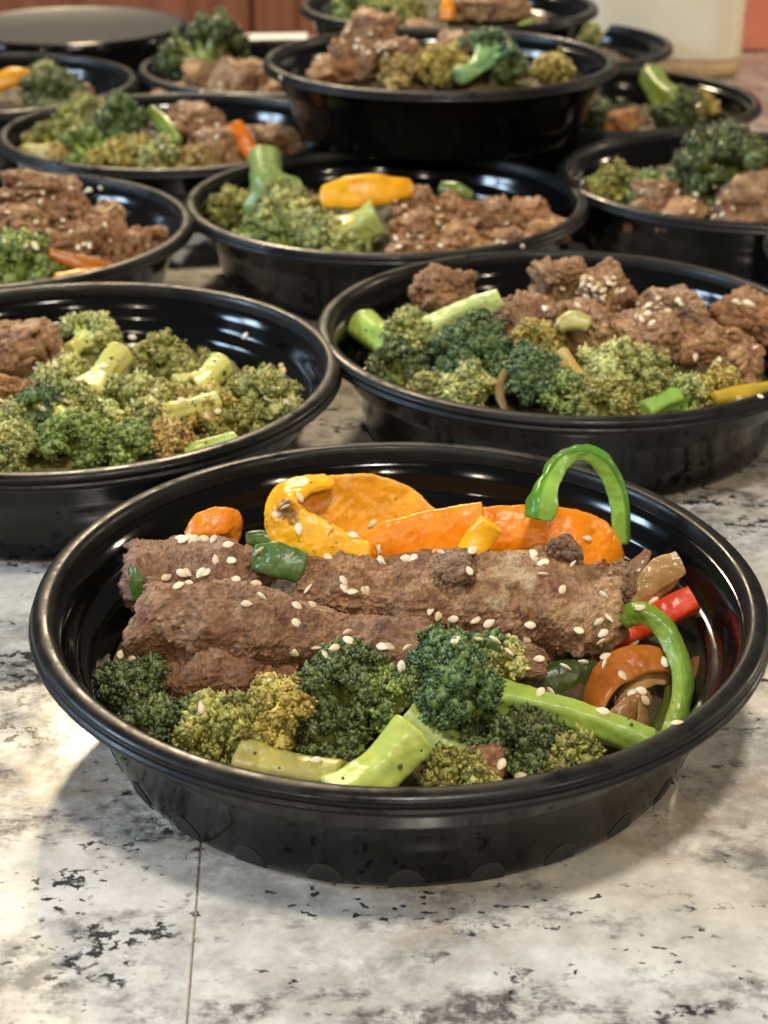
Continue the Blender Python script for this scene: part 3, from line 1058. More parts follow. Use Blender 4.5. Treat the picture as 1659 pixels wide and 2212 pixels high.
beef_chunk('small dark beef crumb lump on top of the pale fat in front bowl', q0(990, 1225, 2), 6, 4, 3.4, 32, 'beef slices in the nearest bowl', 5)
beef_chunk('beef shreds at the right end of the torn slice in front bowl', q0(1335, 1270, 6), 4.4, 4.5, 5.5, 33, 'beef slices in the nearest bowl', 5)
beef_chunk('small tan beef scrap among dark florets at front of nearest bowl', q0(1050, 1650, -58), 4, 3.5, 4, 34, 'beef slices in the nearest bowl', 4, warm=.4)
beef_chunk('tiny beef crumb stuck on the back left rim of the nearest bowl', at_y(447, 1026, 438), 1.5, 1.2, 1.2, 35, None, 4)

# ------------------------------------------------------------------ nearest bowl: peppers and onion
OR, YE, GR, RD = (.88, .28, .005), (.86, .44, .010), (.12, .30, .022), (.72, .075, .025)
FACE = (0, -.85, .5)
GP = 'pepper strips in the nearest bowl'
strip('pepper_strip', 'big glossy orange pepper piece behind the beef in the nearest bowl', 'pepper',
      [q0(1030, 1135, 26), q0(1110, 1150, 25), q0(1220, 1168, 25), q0(1300, 1205, 27), q0(1335, 1275, 30)], [5.5, 7.6, 9.4, 9.8, 8.5], 1.7,
      [(-.1, -.8, .55), (0, -.85, .5), (.1, -.8, .55), (.5, -.7, .45), (.8, -.5, .3)], OR, 41, GP, arch=.22, sq=3.6, endp=.025, wob=.5, specks=.12)
strip('pepper_strip', 'long orange pepper strip along the top of the beef slice', 'pepper',
      [q0(735, 1200, 19), q0(830, 1172, 20), q0(940, 1155, 20), q0(1052, 1142, 19)], [1.5, 5.0, 6.8, 7.2], 1.5, (0, -.9, .4), OR, 42, GP, arch=.16, sq=3.8, endp=.02, wob=.45, specks=.12)
strip('pepper_strip', 'wide yellow orange pepper half ring at the back of nearest bowl', 'pepper',
      [q0(640, 1125, 38), q0(710, 1102, 41), q0(800, 1098, 42), q0(870, 1108, 40), q0(950, 1130, 36)], [7, 9.4, 9.4, 7.5, 2.6], 1.3, (0, -.9, .4), (.80, .36, .010), 43, GP, arch=-.10, specks=.16, sq=3.8, wob=.5, endp=.03)
strip('pepper_strip', 'curled yellow pepper strip with a stained end at back left', 'pepper',
      [q0(715, 1035, 42), q0(650, 1045, 36), q0(602, 1085, 30), q0(622, 1138, 25), q0(700, 1168, 21), q0(800, 1200, 17)], [3.4, 4.4, 6.0, 6.8, 5.4, 2.8], 1.3,
      [(-.2, -.2, .9), (-.5, -.5, .7), (-.75, -.65, .3), (-.3, -.85, .4), (0, -.85, .5), (0, -.85, .5)], YE, 44, GP, arch=.12, nu=120, specks=.2, sq=3.6, endp=.02, wob=.5, stain=((q0(612, 1108, 24), 4.0), (q0(690, 1165, 16), 2.5)))
strip('pepper_strip', 'small yellow pepper tab standing against the orange piece', 'pepper',
      [q0(1008, 1198, 13), q0(1035, 1165, 16), q0(1062, 1128, 17)], [3.0, 4, 3.2], 1.6, (-.1, -.85, .5), YE, 45, GP)
strip('pepper_strip', 'small orange pepper curl behind the left beef slice', 'pepper',
      [q0(408, 1165, 26), q0(432, 1138, 27), q0(470, 1125, 28), q0(500, 1130, 30), q0(505, 1165, 32)], [2.6, 3.6, 4.2, 3.8, 2.6], 1.6,
      [(-.5, -.7, .5), (-.2, -.8, .5), (0, -.8, .6), (.4, -.7, .5), (.8, -.5, .2)], (.78, .26, .012), 46, GP, arch=.15, sq=3.6, endp=.03, wob=.6)
strip('pepper_strip', 'green pepper chunk wedged between two beef slices', 'pepper', [q0(548, 1205, 11), q0(595, 1208, 9), q0(655, 1228, 8)], [3.6, 4.6, 4.0], 1.6, (0, -.8, .6), (.085, .16, .04), 47, GP, arch=.12, sq=3.6, wob=.5, endp=.03)
strip('pepper_strip', 'dark green pepper sliver behind the curled yellow strip', 'pepper', [q0(532, 1168, 27), q0(562, 1164, 27), q0(600, 1175, 26)], [2.2, 2.6, 2], 1.5, FACE, (.06, .12, .02), 48, GP)
strip('pepper_strip', 'thin green pepper sliver at the left end of the beef', 'pepper', [q0(288, 1222, 6), q0(292, 1255, 4), q0(302, 1295, 3)], [1.6, 2.2, 1.6], 1.4, (-.7, -.6, .3), (.06, .13, .02), 49, GP)
strip('pepper_strip', 'bright green pepper loop arching up at back right', 'pepper',
      [q0(1162, 1122, 13), q0(1170, 1088, 15), q0(1188, 1036, 24), q0(1212, 996, 34), q0(1256, 978, 40), q0(1300, 998, 41), q0(1330, 1052, 40), q0(1340, 1110, 38), q0(1342, 1175, 36)],
      [3.4, 3.2, 2.2, 2.0, 2.0, 2.1, 2.3, 2.3, 2.0], [3.0, 3.8, 2.6, 2.2, 2.1, 2.3, 2.6, 2.5, 2.1],
      [(-.8, -.2, .3), (-.8, -.2, .3), (-.8, -.1, .5), (-.5, -.1, .9), (0, -.1, 1), (.6, -.1, .8), (.9, -.1, .3), (1, -.1, .1), (1, 0, 0)], (.085, .25, .022), 50, GP, inner=(.27, .50, .085), arch=.03, nu=160, skin=.45, sq=4.2, endp=.012, wob=.4)
strip('pepper_strip', 'stubby red pepper strip near the right wall of the bowl', 'pepper', [q0(1265, 1408, 3), q0(1380, 1352, 7), q0(1500, 1290, 10)], [3.0, 3.4, 3.5], 2.7, (-.2, -.7, .7), RD, 51, GP, arch=.10, sq=4.2, endp=.012, wob=.35)
strip('pepper_strip', 'long curved green pepper strip over the red strip at right', 'pepper',
      [q0(1340, 1340, -3), q0(1365, 1325, -3), q0(1405, 1328, -5), q0(1445, 1372, -9), q0(1472, 1440, -17), q0(1475, 1510, -26), q0(1448, 1600, -38)],
      [2.2, 2.7, 2.6, 2.6, 2.7, 2.6, 2.0], 2.3, [(-.6, -.3, .8), (-.2, -.3, 1), (.4, -.3, .9), (.7, -.4, .6), (.8, -.4, .4), (.8, -.4, .3), (.7, -.5, .3)], (.15, .27, .028), 52, GP, inner=(.24, .36, .06), nu=120, skin=.4, sq=4.0, endp=.012, wob=.4)
strip('onion_strip', 'pale translucent onion strip at the right of the beef', 'onion', [q0(1352, 1345, 7), q0(1392, 1278, 11), q0(1430, 1236, 14), q0(1474, 1214, 16)], [2.6, 3.6, 4.0, 3.4], .65, (.55, -.6, .6), (.46, .29, .12), 53, mat='onion', arch=.22, wob=.45, endp=.015, sq=4)
strip('onion_strip', 'pale inner onion layer beside the translucent strip', 'onion', [q0(1372, 1340, 9), q0(1418, 1280, 13), q0(1458, 1244, 16)], [1.8, 2.6, 2.2], .5, (.7, -.5, .5), (.40, .23, .09), 90, mat='onion', arch=.2, wob=.4, endp=.015, sq=4)
strip('onion_strip', 'brown stained onion layer behind the pale onion strip', 'onion', [q0(1338, 1310, 12), q0(1365, 1245, 16), q0(1398, 1188, 20)], [2.8, 3.6, 1.0], .6, (-.3, -.7, .6), (.26, .14, .07), 54, mat='onion', arch=.2, wob=.5, endp=.02, sq=4)
strip('onion_strip', 'dark onion strip lying low along the right bowl wall', 'onion', [q0(1500, 1545, -20), q0(1512, 1480, -12), q0(1500, 1420, -4)], [2.0, 3.0, 1.8], .6, (-.7, -.5, .6), (.20, .10, .04), 91, mat='onion', arch=.2, wob=.4)
strip('pepper_strip', 'dark olive pepper sliver low beside the right bowl wall', 'pepper', [q0(1395, 1620, -34), q0(1440, 1545, -26), q0(1455, 1480, -18)], [2.0, 3.0, 2.0], .9, (-.5, -.6, .7), (.085, .10, .018), 92, GP, arch=.2)
strip('onion_strip', 'glossy brown onion curl under the green strip at right', 'onion', [q0(1285, 1412, -6), q0(1308, 1368, -2), q0(1352, 1350, 1)], [3.0, 4.2, 3.2], .7, (-.4, -.6, .7), (.38, .20, .08), 55, mat='onion', arch=.28, wob=.4)
strip('pepper_strip', 'brownish orange pepper arc at lower right of the front bowl', 'pepper', [q0(1272, 1560, -28), q0(1290, 1490, -22), q0(1335, 1440, -17), q0(1400, 1420, -14), q0(1465, 1432, -13)], [3.2, 4.4, 4.6, 4.0, 2.6], .8, [(-.8, -.4, .5), (-.7, -.3, .7), (-.2, -.4, .9), (.2, -.4, .9), (.5, -.4, .7)], (.40, .13, .014), 56, GP, arch=.12, wob=.35, specks=.16, sq=4, endp=.02, inner=(.50, .22, .04))
strip('onion_strip', 'thin stained onion strip inside the brownish orange arc', 'onion', [q0(1335, 1560, -26), q0(1352, 1500, -21), q0(1400, 1462, -16), q0(1450, 1468, -14)], [1.6, 2.6, 2.8, 1.6], .5, [(-.8, -.4, .5), (-.6, -.4, .7), (0, -.4, .9), (.4, -.4, .8)], (.42, .24, .10), 86, mat='onion', arch=.12, wob=.3)
strip('onion_strip', 'curled onion piece under the brownish orange pepper arc', 'onion', [q0(1310, 1570, -34), q0(1365, 1535, -30), q0(1405, 1500, -26)], [2.4, 3.8, 2.4], .5, (.75, -.5, .45), (.34, .18, .08), 57, mat='onion', arch=.15, wob=.35)
strip('onion_strip', 'thin brown onion shred behind the red pepper strip', 'onion', [q0(1390, 1330, 11), q0(1425, 1300, 14), q0(1445, 1262, 17)], [1.4, 2.4, 1.4], .7, (.2, -.8, .6), (.25, .12, .05), 89, mat='onion', arch=.4, wob=.6)
strip('pepper_strip', 'dark olive pepper piece below the right end of the beef', 'pepper', [q0(1150, 1490, -16), q0(1220, 1465, -13), q0(1300, 1450, -10)], [4, 4.6, 3.4], 2, (0, -.8, .6), (.045, .065, .012), 58, GP, arch=.2)
strip('onion_strip', 'second glossy onion curl low beside the right bowl wall', 'onion', [q0(1385, 1590, -36), q0(1395, 1545, -30), q0(1390, 1500, -24)], [2.6, 3.4, 2.4], .5, (.8, -.4, .3), (.32, .18, .08), 59, mat='onion', arch=.2, wob=.3)

# ------------------------------------------------------------------ nearest bowl: broccoli
GB = 'broccoli in the nearest bowl'
PG, PY, PB = (.30, .46, .095), (.44, .47, .14), (.40, .40, .17)
floret('large dark floret with a long pale stalk lying to the right', q0(1410, 1612, -46), q0(985, 1490, -36), 16, 3.9, 'blue', 61, GB, 17, .78, 1.5, frizz=.4, dens=1.5, stalk_col=PG, flare=1.5, crumbs=30, cut=(.40, .50, .16))


def f0(label, px, py, dy, r, pal, seed, lobes=11, bud=.95, **kw):
    B = q0(px, py, dy)
    return floret(label, under(0, B, r), B, r, r * .3, pal, seed, GB, lobes, bud, **kw)


f0('dark curly floret at centre just below the front beef slice', 745, 1480, -34, 11.5, 'dark', 62, 12)
f0('pale frizzy floret at the top right of the large dark one', 1085, 1422, -28, 7.0, 'pale', 77, 8, .8, frizz=.4)
f0('green part floret between the two dark centre florets', 845, 1500, -38, 8, 'mid', 75, 9, stalk_col=(.30, .36, .12))
f0('olive yellow floret at front left of the nearest bowl', 485, 1580, -50, 12.5, 'olive', 63, 14, frizz=.45)
f0('golden budded floret beside the olive one at front left', 595, 1530, -46, 9, 'gold', 64, 10, .85, frizz=.6)
f0('very dark floret against the left wall of the nearest bowl', 285, 1490, -24, 10, 'dark', 65)
f0('dark floret between the left wall and the olive floret', 370, 1570, -38, 10.5, 'dark', 66)
f0('dark floret low at the front left rim', 310, 1570, -44, 8, 'dark', 74)
floret('thick pale green cut stalk at the front centre rim', q0(893, 1586, -57), q0(740, 1735, -70), 8, 5.7, 'pale', 67, GB, flare=1.35, head=False, stalk_col=(.42, .53, .13), crumbs=14, cut=(.52, .58, .17))
floret('pale stub of stalk behind the thick cut stalk', q0(868, 1552, -44), q0(990, 1650, -50), 8, 5.0, 'pale', 68, GB, flare=1.2, head=False, stalk_col=(.33, .42, .15), crumbs=12, cut=(.42, .48, .20))
floret('tan green stalk wedge lying along the front left rim', q0(735, 1690, -64), q0(520, 1650, -58), 8, 5.4, 'pale', 69, GB, flare=1.25, head=False, stalk_col=(.34, .33, .10), crumbs=8, cut=(.42, .27, .12))
f0('dark floret under the long pale stalk at front right', 1120, 1600, -46, 11.5, 'dark', 70, 12)
f0('olive floret at front right near the rim', 1235, 1648, -50, 10.5, 'olive', 71)
f0('small dark floret to the right of the pale stub', 1015, 1610, -44, 9, 'dark', 72)
f0('dark floret between the golden floret and the cut stalk', 715, 1595, -46, 10, 'dark', 73)
f0('dark olive floret at the front rim right of the cut stalk', 1000, 1680, -60, 9, 'olive', 76)


# ------------------------------------------------------------------ the other bowls
def fl(b, label, A, B, rpx, spx, pal, **kw):
    pa = on_food(b, A[0], A[1], None, A[2] if len(A) > 2 else 0)
    pb_ = on_food(b, B[0], B[1], None, B[2] if len(B) > 2 else 0)
    s = px_per_mm(pb_)
    rpx *= 1.28 if b == 1 else 1.16
    if len(A) > 2 and A[2] < -1:
        pa = under(b, pb_, rpx / s)
    far = b not in (1, 2)
    kw.setdefault('bud', .95 if not far else 1.1)
    kw.setdefault('lobes', 10 if not far else 8)
    kw.setdefault('crumbs', 10 if not far else 0)
    return floret(label + ' in ' + WHERE[b], pa, pb_, rpx / s, spx / s, pal, 100 + int(A[0] * 7 + B[1] * 3 + b) % 900, 'broccoli in ' + WHERE[b], **kw)


def ry_front(rx):
    return rx * .8


def bt(b, label, px, py, wpx, hpx, lift=0, **kw):
    p = on_food(b, px, py, None, lift)
    s = px_per_mm(p)
    k_ = .98 if b == 2 else 1.08
    rx, rz = wpx / 2 / s * k_, hpx / 2 / s * k_
    kw['warm'] = kw.get('warm', 0) + .34
    seed = 100 + int(px * 5 + py * 3 + b) % 900
    if b in (1, 2, 3, 4, 5, 6, 7):
        g = np.random.default_rng(seed)
        for side, word in ((-1, 'left'), (1, 'right')):
            if rx > 5.5 and b != 2 and not (b == 1 and side < 0):
                beef_chunk('small beef scrap %s of %s in %s' % (word, ' '.join(label.split()[:6]), WHERE[b]), p + np.array([side * rx * g.uniform(.6, .9), -ry_front(rx) * g.uniform(.2, .8), -rz * g.uniform(.2, .6)]), rx * g.uniform(.32, .5), rx * .4, rz * g.uniform(.35, .5), seed + side, 'beef in ' + WHERE[b], 4, yaw=g.uniform(0, 3), **kw)
    return beef_chunk(label + ' in ' + WHERE[b], p + np.array([0, rx * .25, -rz * .15]), rx, (rx + rz) * .5, rz * 1.05, seed, 'beef in ' + WHERE[b], 5 if b in (1, 2, 3, 4) else 4, yaw=(seed % 7) * .3, **kw)


def sp(b, label, pts, wpx, tmm, up, col, name='pepper_strip', cat='pepper', **kw):
    P = [on_food(b, *(p[:2]), None, p[2] if len(p) > 2 else 0) for p in pts]
    s = px_per_mm(P[0])
    return strip(name, label + ' in ' + WHERE[b], cat, P, [w / 2 / s for w in wpx], tmm, up, col, int(pts[0][0]) % 97 + b, 'pepper in ' + WHERE[b] if cat == 'pepper' else None, nu=50, nv=20, **kw)


# left bowl, second row
bt(1, 'brown beef lump at left', 45, 760, 160, 150, 4)
bt(1, 'low reddish beef lump at far left', 5, 860, 90, 110, 0, warm=.4)
fl(1, 'pale floret at the back', (150, 760, 0), (205, 728, 2), 52, 20, 'pale')
fl(1, 'thick bent yellow green stalk', (258, 762, 8), (185, 880, -2), 50, 34, 'pale', stalk_col=(.56, .58, .19), crumbs=26, lobes=8, flare=2.1)
fl(1, 'olive brown floret behind the bent stalk', (330, 850, -10), (345, 775, 0), 56, 22, 'olive')
fl(1, 'cut pale stalk pointing up right', (478, 785, 6), (400, 870, -3), 46, 32, 'pale', stalk_col=(.54, .60, .20), crumbs=24, lobes=8, flare=2.1)
fl(1, 'second yellowish floret at centre', (300, 960, -12), (300, 880, 0), 72, 22, 'pale')
fl(1, 'mottled yellowish floret right of centre', (470, 960, -10), (450, 890, 0), 60, 22, 'gold')
fl(1, 'frizzy pale floret at right end', (430, 950, -2), (570, 860, 0), 68, 22, 'pale', frizz=.5, stalk_col=(.42, .46, .13))
fl(1, 'dark blue green floret at left', (90, 960, -10), (85, 880, 3), 46, 18, 'blue')
fl(1, 'green floret with fanned stalks at the front', (215, 1040, -3), (170, 950, 0), 66, 18, 'mid', spread=1.3)
fl(1, 'green curly floret at front centre', (250, 1030, -6), (280, 955, 0), 50, 16, 'mid')
fl(1, 'tan floret at front right', (430, 960, -4), (370, 950, 0), 48, 15, 'tan')
fl(1, 'bright pale green stalk end near the front rim', (510, 950, 2), (400, 985, -2), 30, 20, 'pale', head=False, stalk_col=(.38, .54, .14))
fl(1, 'yellow green floret at the left front', (100, 1040, -2), (25, 965, 0), 62, 22, 'pale', stalk_col=(.42, .46, .13))
fl(1, 'small brown floret at the left front', (130, 1000, -8), (125, 945, 0), 34, 12, 'olive')

fl(1, 'mottled floret beside the beef lump', (140, 900, -6), (140, 815, 0), 52, 16, 'pale')
fl(1, 'dark olive floret low at the right front', (520, 960, -6), (510, 925, -2), 50, 15, 'olive')
fl(1, 'green floret low at the centre front', (340, 990, -6), (345, 925, -1), 46, 15, 'pale')
fl(1, 'pale green floret below the beef at left', (40, 960, -6), (35, 915, 0), 46, 15, 'pale')
fl(1, 'pale stalk lying flat over the centre right', (470, 865, 6), (330, 905, 2), 40, 22, 'pale', stalk_col=(.52, .55, .18), crumbs=14, lobes=6)
fl(1, 'pale stalk lying flat at the left centre', (75, 870, 4), (160, 925, 0), 36, 20, 'pale', stalk_col=(.48, .54, .15), crumbs=14, lobes=6)
fl(1, 'olive floret tucked behind the cut pale stalk', (420, 840, -6), (430, 812, -2), 50, 15, 'olive')
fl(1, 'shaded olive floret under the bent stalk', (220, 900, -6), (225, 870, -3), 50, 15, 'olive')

# right bowl, second row
bt(2, 'rough beef nugget at back left', 965, 625, 165, 100, 6)
bt(2, 'beef lump left of the seeded mound', 1145, 690, 120, 95, 2)
bt(2, 'tall beef lump at the back, left of the seeds', 1215, 612, 120, 105, 8)
bt(2, 'seed covered beef lump at the top', 1305, 620, 140, 115, 8, warm=.1)
bt(2, 'beef piece below the seeded top', 1260, 705, 180, 120, 3)
bt(2, 'beef piece with seeds right of centre', 1440, 680, 160, 130, 4)
bt(2, 'low beef piece at centre right', 1390, 745, 150, 110, 0)
bt(2, 'beef slab at right', 1530, 745, 200, 110, 2, warm=.2)
bt(2, 'dark beef lump at the right end', 1625, 710, 140, 130, 3, warm=.25)
bt(2, 'low beef shreds toward the right rim', 1600, 790, 150, 80, 0, warm=.2)
fl(2, 'green cut stalk with its end at far left', (785, 705, 3), (880, 760, 0), 62, 40, 'pale', stalk_col=(.32, .48, .10), crumbs=14)
fl(2, 'long pale stalk pointing up right', (1085, 650, 8), (905, 735, 0), 62, 28, 'pale', stalk_col=(.44, .56, .22), crumbs=18)
fl(2, 'dark green floret below the long stalk', (1000, 830, -10), (1025, 755, 2), 82, 22, 'blue', lobes=13)
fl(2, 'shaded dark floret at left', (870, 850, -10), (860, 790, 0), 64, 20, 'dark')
fl(2, 'yellowish floret at front left', (1010, 920, -6), (1010, 845, 0), 66, 18, 'pale')
fl(2, 'dark green floret at front centre', (1150, 930, -8), (1150, 815, 0), 76, 20, 'blue', lobes=13)
fl(2, 'yellow green floret under the beef', (1160, 790, -6), (1155, 735, 2), 52, 16, 'gold')
fl(2, 'yellow tan stalk slanting at centre', (1210, 765, 4), (1285, 860, -2), 40, 20, 'tan', stalk_col=(.50, .40, .15), lobes=6)
fl(2, 'big pale olive floret right of centre', (1350, 870, -8), (1350, 800, 2), 84, 24, 'pale', lobes=12)
fl(2, 'brown olive floret at front right', (1300, 930, -8), (1310, 865, 0), 60, 18, 'olive')
fl(2, 'pale floret lying toward the right front rim', (1390, 890, 0), (1480, 850, 0), 48, 24, 'pale', stalk_col=(.30, .52, .12))
sp(2, 'pale stalk slice on the beef', [(1205, 705, 8), (1240, 690, 10), (1275, 700, 9)], [30, 46, 34], 1.6, (0, -.7, .7), (.46, .44, .15), 'broccoli_slice', 'broccoli')
sp(2, 'brown onion sliver between two dark florets', [(1092, 890, 2), (1078, 845, 4), (1090, 800, 6)], [14, 22, 14], 1.2, (-.3, -.8, .4), (.22, .15, .05), 'onion_strip', 'onion', mat='onion')
sp(2, 'yellow pepper strip at the right end', [(1540, 860, 2), (1600, 850, 2), (1680, 835, 2)], [30, 44, 34], 2, (0, -.6, .8), (.55, .40, .04))

fl(2, 'olive green floret between the tan stalk and front rim', (1230, 900, -6), (1225, 850, -1), 54, 16, 'mid')
fl(2, 'short pale stalk end at front left', (960, 905, 2), (1000, 855, 0), 36, 18, 'pale', stalk_col=(.44, .54, .16), lobes=6)
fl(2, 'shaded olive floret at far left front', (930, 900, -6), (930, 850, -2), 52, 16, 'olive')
fl(2, 'low yellow green floret under the right beef', (1560, 890, -6), (1555, 835, -2), 50, 16, 'gold')
fl(2, 'low olive floret beside the right front rim', (1450, 900, -6), (1420, 835, -1), 46, 16, 'olive')

# middle bowl, third row
fl(3, 'green floret filling between the olive and front florets', (550, 530, -6), (545, 510, 0), 44, 14, 'mid')
fl(3, 'pale floret beside the wide cut stalk', (680, 500, -6), (665, 490, 3), 44, 14, 'pale')
fl(3, 'olive floret under the yellow pepper', (660, 470, -6), (650, 450, 1), 44, 14, 'olive')
fl(3, 'upright cut green stalk', (572, 348, 14), (600, 445, 0), 50, 42, 'olive', stalk_col=(.20, .32, .11), flare=1.9, cut=(.50, .46, .20), lobes=9)
fl(3, 'olive floret at the left end', (500, 500, -6), (492, 452, 2), 50, 16, 'olive')
fl(3, 'light green floret below the upright stalk', (610, 500, -6), (612, 458, 4), 50, 16, 'pale')
fl(3, 'wide pale cut stalk at centre', (815, 468, 8), (700, 520, 0), 52, 40, 'pale', stalk_col=(.44, .52, .17), cut=(.52, .58, .22), flare=1.3)
fl(3, 'pale floret at the front rim', (740, 560, -4), (725, 528, 0), 56, 16, 'pale')
fl(3, 'dark green floret at front left', (600, 540, -6), (612, 515, 0), 50, 15, 'mid')
fl(3, 'thin green stalk at far left front', (510, 520, 2), (560, 495, 2), 26, 14, 'mid', stalk_col=(.34, .46, .14))
sp(3, 'wide yellow pepper piece', [(690, 425, 8), (750, 415, 10), (820, 408, 10), (895, 405, 8)], [50, 78, 74, 40], 1.6, (0, -.8, .55), (.80, .40, .01), arch=.15)
sp(3, 'green pepper tip at the back', [(950, 405, 6), (985, 408, 8), (1020, 425, 6)], [30, 34, 20], 1.6, (0, -.8, .5), (.13, .19, .03))
for i, (x, y, wx, hx, lb) in enumerate(((895, 440, 80, 60, 'upper left beef shred'), (985, 445, 90, 60, 'beef shred in the upper middle'), (1060, 465, 90, 60, 'beef shred at upper right of middle'), (1140, 470, 110, 70, 'broad beef shred at the right'),
                                       (900, 500, 90, 70, 'beef shred beside the pale stalk'), (990, 510, 100, 70, 'central beef shred'), (1080, 520, 90, 60, 'low beef shred right of centre'), (1170, 500, 90, 60, 'beef shred at the right end'),
                                       (880, 540, 80, 45, 'beef shred at the front rim'), (960, 545, 70, 40, 'small pale beef shred at the front rim'), (1050, 550, 80, 35, 'thin beef shred near the front rim'))):
    bt(3, lb, x, y, wx, hx, 2, warm=.35 if i % 2 else .15)

# left bowl, third row
for i, (x, y, wx, hx, lf, lb) in enumerate(((85, 420, 130, 95, 10, 'big beef cube on top'), (20, 440, 90, 80, 6, 'beef cube at upper left'), (120, 475, 110, 90, 6, 'square beef cube under the top one'), (215, 495, 110, 110, 4, 'beef cube right of middle'),
                                           (165, 455, 70, 60, 6, 'small beef cube at the back'), (40, 500, 110, 80, 4, 'beef cube at left'), (130, 545, 140, 80, 2, 'dark beef slab at the front'), (280, 545, 100, 70, 1, 'tan beef piece at the right'), (330, 525, 60, 60, 0, 'brown beef scrap near the right wall'))):
    bt(4, lb, x, y, wx, hx, lf, boxy=.5, warm=.1)
fl(4, 'dark green floret at the front left', (40, 640, -8), (45, 580, 3), 82, 22, 'mid', lobes=12)
sp(4, 'yellow pepper strip along the front rim', [(115, 606, 8), (175, 598, 9), (248, 588, 8)], [30, 42, 28], 2, (0, -.7, .7), (.74, .38, .02))
sp(4, 'brownish orange pepper under the beef', [(100, 545, 9), (180, 572, 8), (245, 578, 6)], [26, 40, 26], 1.8, (0, -.7, .7), (.42, .13, .01))

# right bowl, third row
fl(5, 'big dark green floret at the back', (1560, 470, -8), (1560, 360, 10), 110, 28, 'dark', lobes=16)
fl(5, 'olive floret at left', (1330, 450, -8), (1325, 400, 2), 58, 16, 'olive')
fl(5, 'yellow green floret at far left', (1300, 460, -6), (1290, 425, 0), 34, 12, 'gold')
fl(5, 'mid green floret left of the beef', (1400, 450, -8), (1400, 405, 4), 46, 14, 'mid')
bt(5, 'dark beef piece at centre', 1430, 420, 110, 70, 4)
bt(5, 'beef piece at the front rim', 1490, 465, 150, 60, 2, warm=.2)
bt(5, 'small beef piece at left front', 1400, 470, 80, 44, 0, warm=.2)
bt(5, 'large pinkish beef piece at right', 1625, 440, 130, 110, 4)
bt(5, 'low beef piece at right front', 1600, 485, 110, 44, 2)

# left bowl, fourth row
fl(6, 'dark olive floret at left', (90, 330, -8), (90, 265, 4), 62, 18, 'dark')
fl(6, 'olive green floret at the back', (180, 320, -6), (180, 255, 6), 60, 18, 'olive')
fl(6, 'dark blue green floret on top', (260, 330, -6), (260, 260, 8), 58, 16, 'blue', lobes=11)
fl(6, 'mid green floret at centre', (190, 370, -6), (190, 318, 2), 54, 16, 'mid')
fl(6, 'pale yellow stalk at left front', (55, 332, 2), (130, 338, 2), 28, 20, 'tan', stalk_col=(.55, .48, .20))
fl(6, 'tan floret at front', (240, 380, -6), (240, 345, 0), 46, 14, 'gold')
fl(6, 'pale floret at front centre', (350, 385, -6), (348, 335, 2), 44, 18, 'pale', stalk_col=(.5, .5, .2))
fl(6, 'tan pale floret at front right', (430, 385, -6), (425, 348, 0), 40, 14, 'tan')
sp(6, 'green pepper strip leaning behind the pale floret', [(322, 235, 10), (355, 268, 10), (385, 310, 8)], [26, 34, 24], 1.8, (-.2, -.8, .5), (.15, .22, .03))
for x, y, wx, hx, lf, lb in ((350, 218, 100, 55, 6, 'beef piece at the back'), (430, 270, 110, 70, 4, 'beef piece at centre right'), (470, 320, 90, 80, 2, 'beef piece at the right front'), (400, 245, 80, 50, 6, 'small beef piece behind'), (600, 305, 90, 60, 0, 'dark beef scrap at the far right')):
    bt(6, lb, x, y, wx, hx, lf)
sp(6, 'orange pepper strip standing on the beef', [(505, 265, 12), (525, 300, 8), (545, 340, 2)], [36, 40, 34], 2, (.1, -.8, .5), (.70, .20, .005))

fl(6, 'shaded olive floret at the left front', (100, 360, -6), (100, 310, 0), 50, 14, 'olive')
fl(6, 'yellow olive floret between tan and pale ones', (300, 380, -6), (295, 330, 0), 46, 14, 'gold')

# raised middle bowl
bt(7, 'tall beef peak', 790, 85, 130, 115, 12)
bt(7, 'beef lump under the peak', 840, 115, 110, 70, 8)
bt(7, 'tan beef piece at left', 735, 145, 120, 55, 3, warm=.5)
bt(7, 'dark beef lump right of the peak', 915, 85, 100, 70, 8)
bt(7, 'beef piece behind the green floret', 970, 95, 80, 50, 7)
fl(7, 'tan yellow floret at the front', (860, 200, -6), (870, 155, 1), 52, 14, 'tan')
fl(7, 'yellow olive floret at front centre', (950, 200, -6), (955, 145, 2), 54, 16, 'gold')
fl(7, 'blue green floret with its stalk to the left', (990, 165, 2), (1060, 115, 6), 58, 20, 'blue', stalk_col=(.22, .42, .20))
fl(7, 'dark floret right of the blue green one', (1110, 190, -6), (1105, 145, 3), 42, 14, 'dark')
fl(7, 'yellow floret at the right', (1200, 190, -6), (1195, 148, 1), 42, 14, 'gold')
sp(7, 'thin green pepper strip leaning at the back', [(1105, 72, 12), (1128, 55, 14), (1150, 40, 14)], [16, 22, 16], 1.6, (-.3, -.8, .4), (.34, .42, .08))

# bowls at the back
fl(8, 'green floret at left', (790, 60, -6), (780, 20, 4), 56, 16, 'mid')
fl(8, 'dark olive floret at centre', (870, 60, -6), (870, 25, 3), 46, 14, 'olive')
sp(8, 'orange pepper strip standing upright', [(966, 45, 0), (968, 15, 6), (966, -15, 10)], [32, 34, 30], 2, (0, -1, .2), (.72, .26, .005))
bt(8, 'beef piece at right', 1060, 22, 140, 55, 4)
bt(8, 'small beef piece beside the orange strip', 1010, 10, 70, 50, 4)
fl(18, 'pale floret showing above the raised bowl', (1260, 120, -4), (1265, 78, 4), 38, 14, 'pale')
sp(9, 'yellow pepper piece at left', [(-20, 185, 4), (30, 165, 8), (80, 172, 6)], [40, 50, 40], 2, (0, -.8, .6), (.72, .34, .01), arch=.2)
fl(9, 'dark green floret', (110, 225, -4), (110, 195, 3), 66, 16, 'dark', lobes=10)
fl(9, 'small pale floret at the back', (95, 190, -4), (95, 155, 6), 26, 10, 'pale')
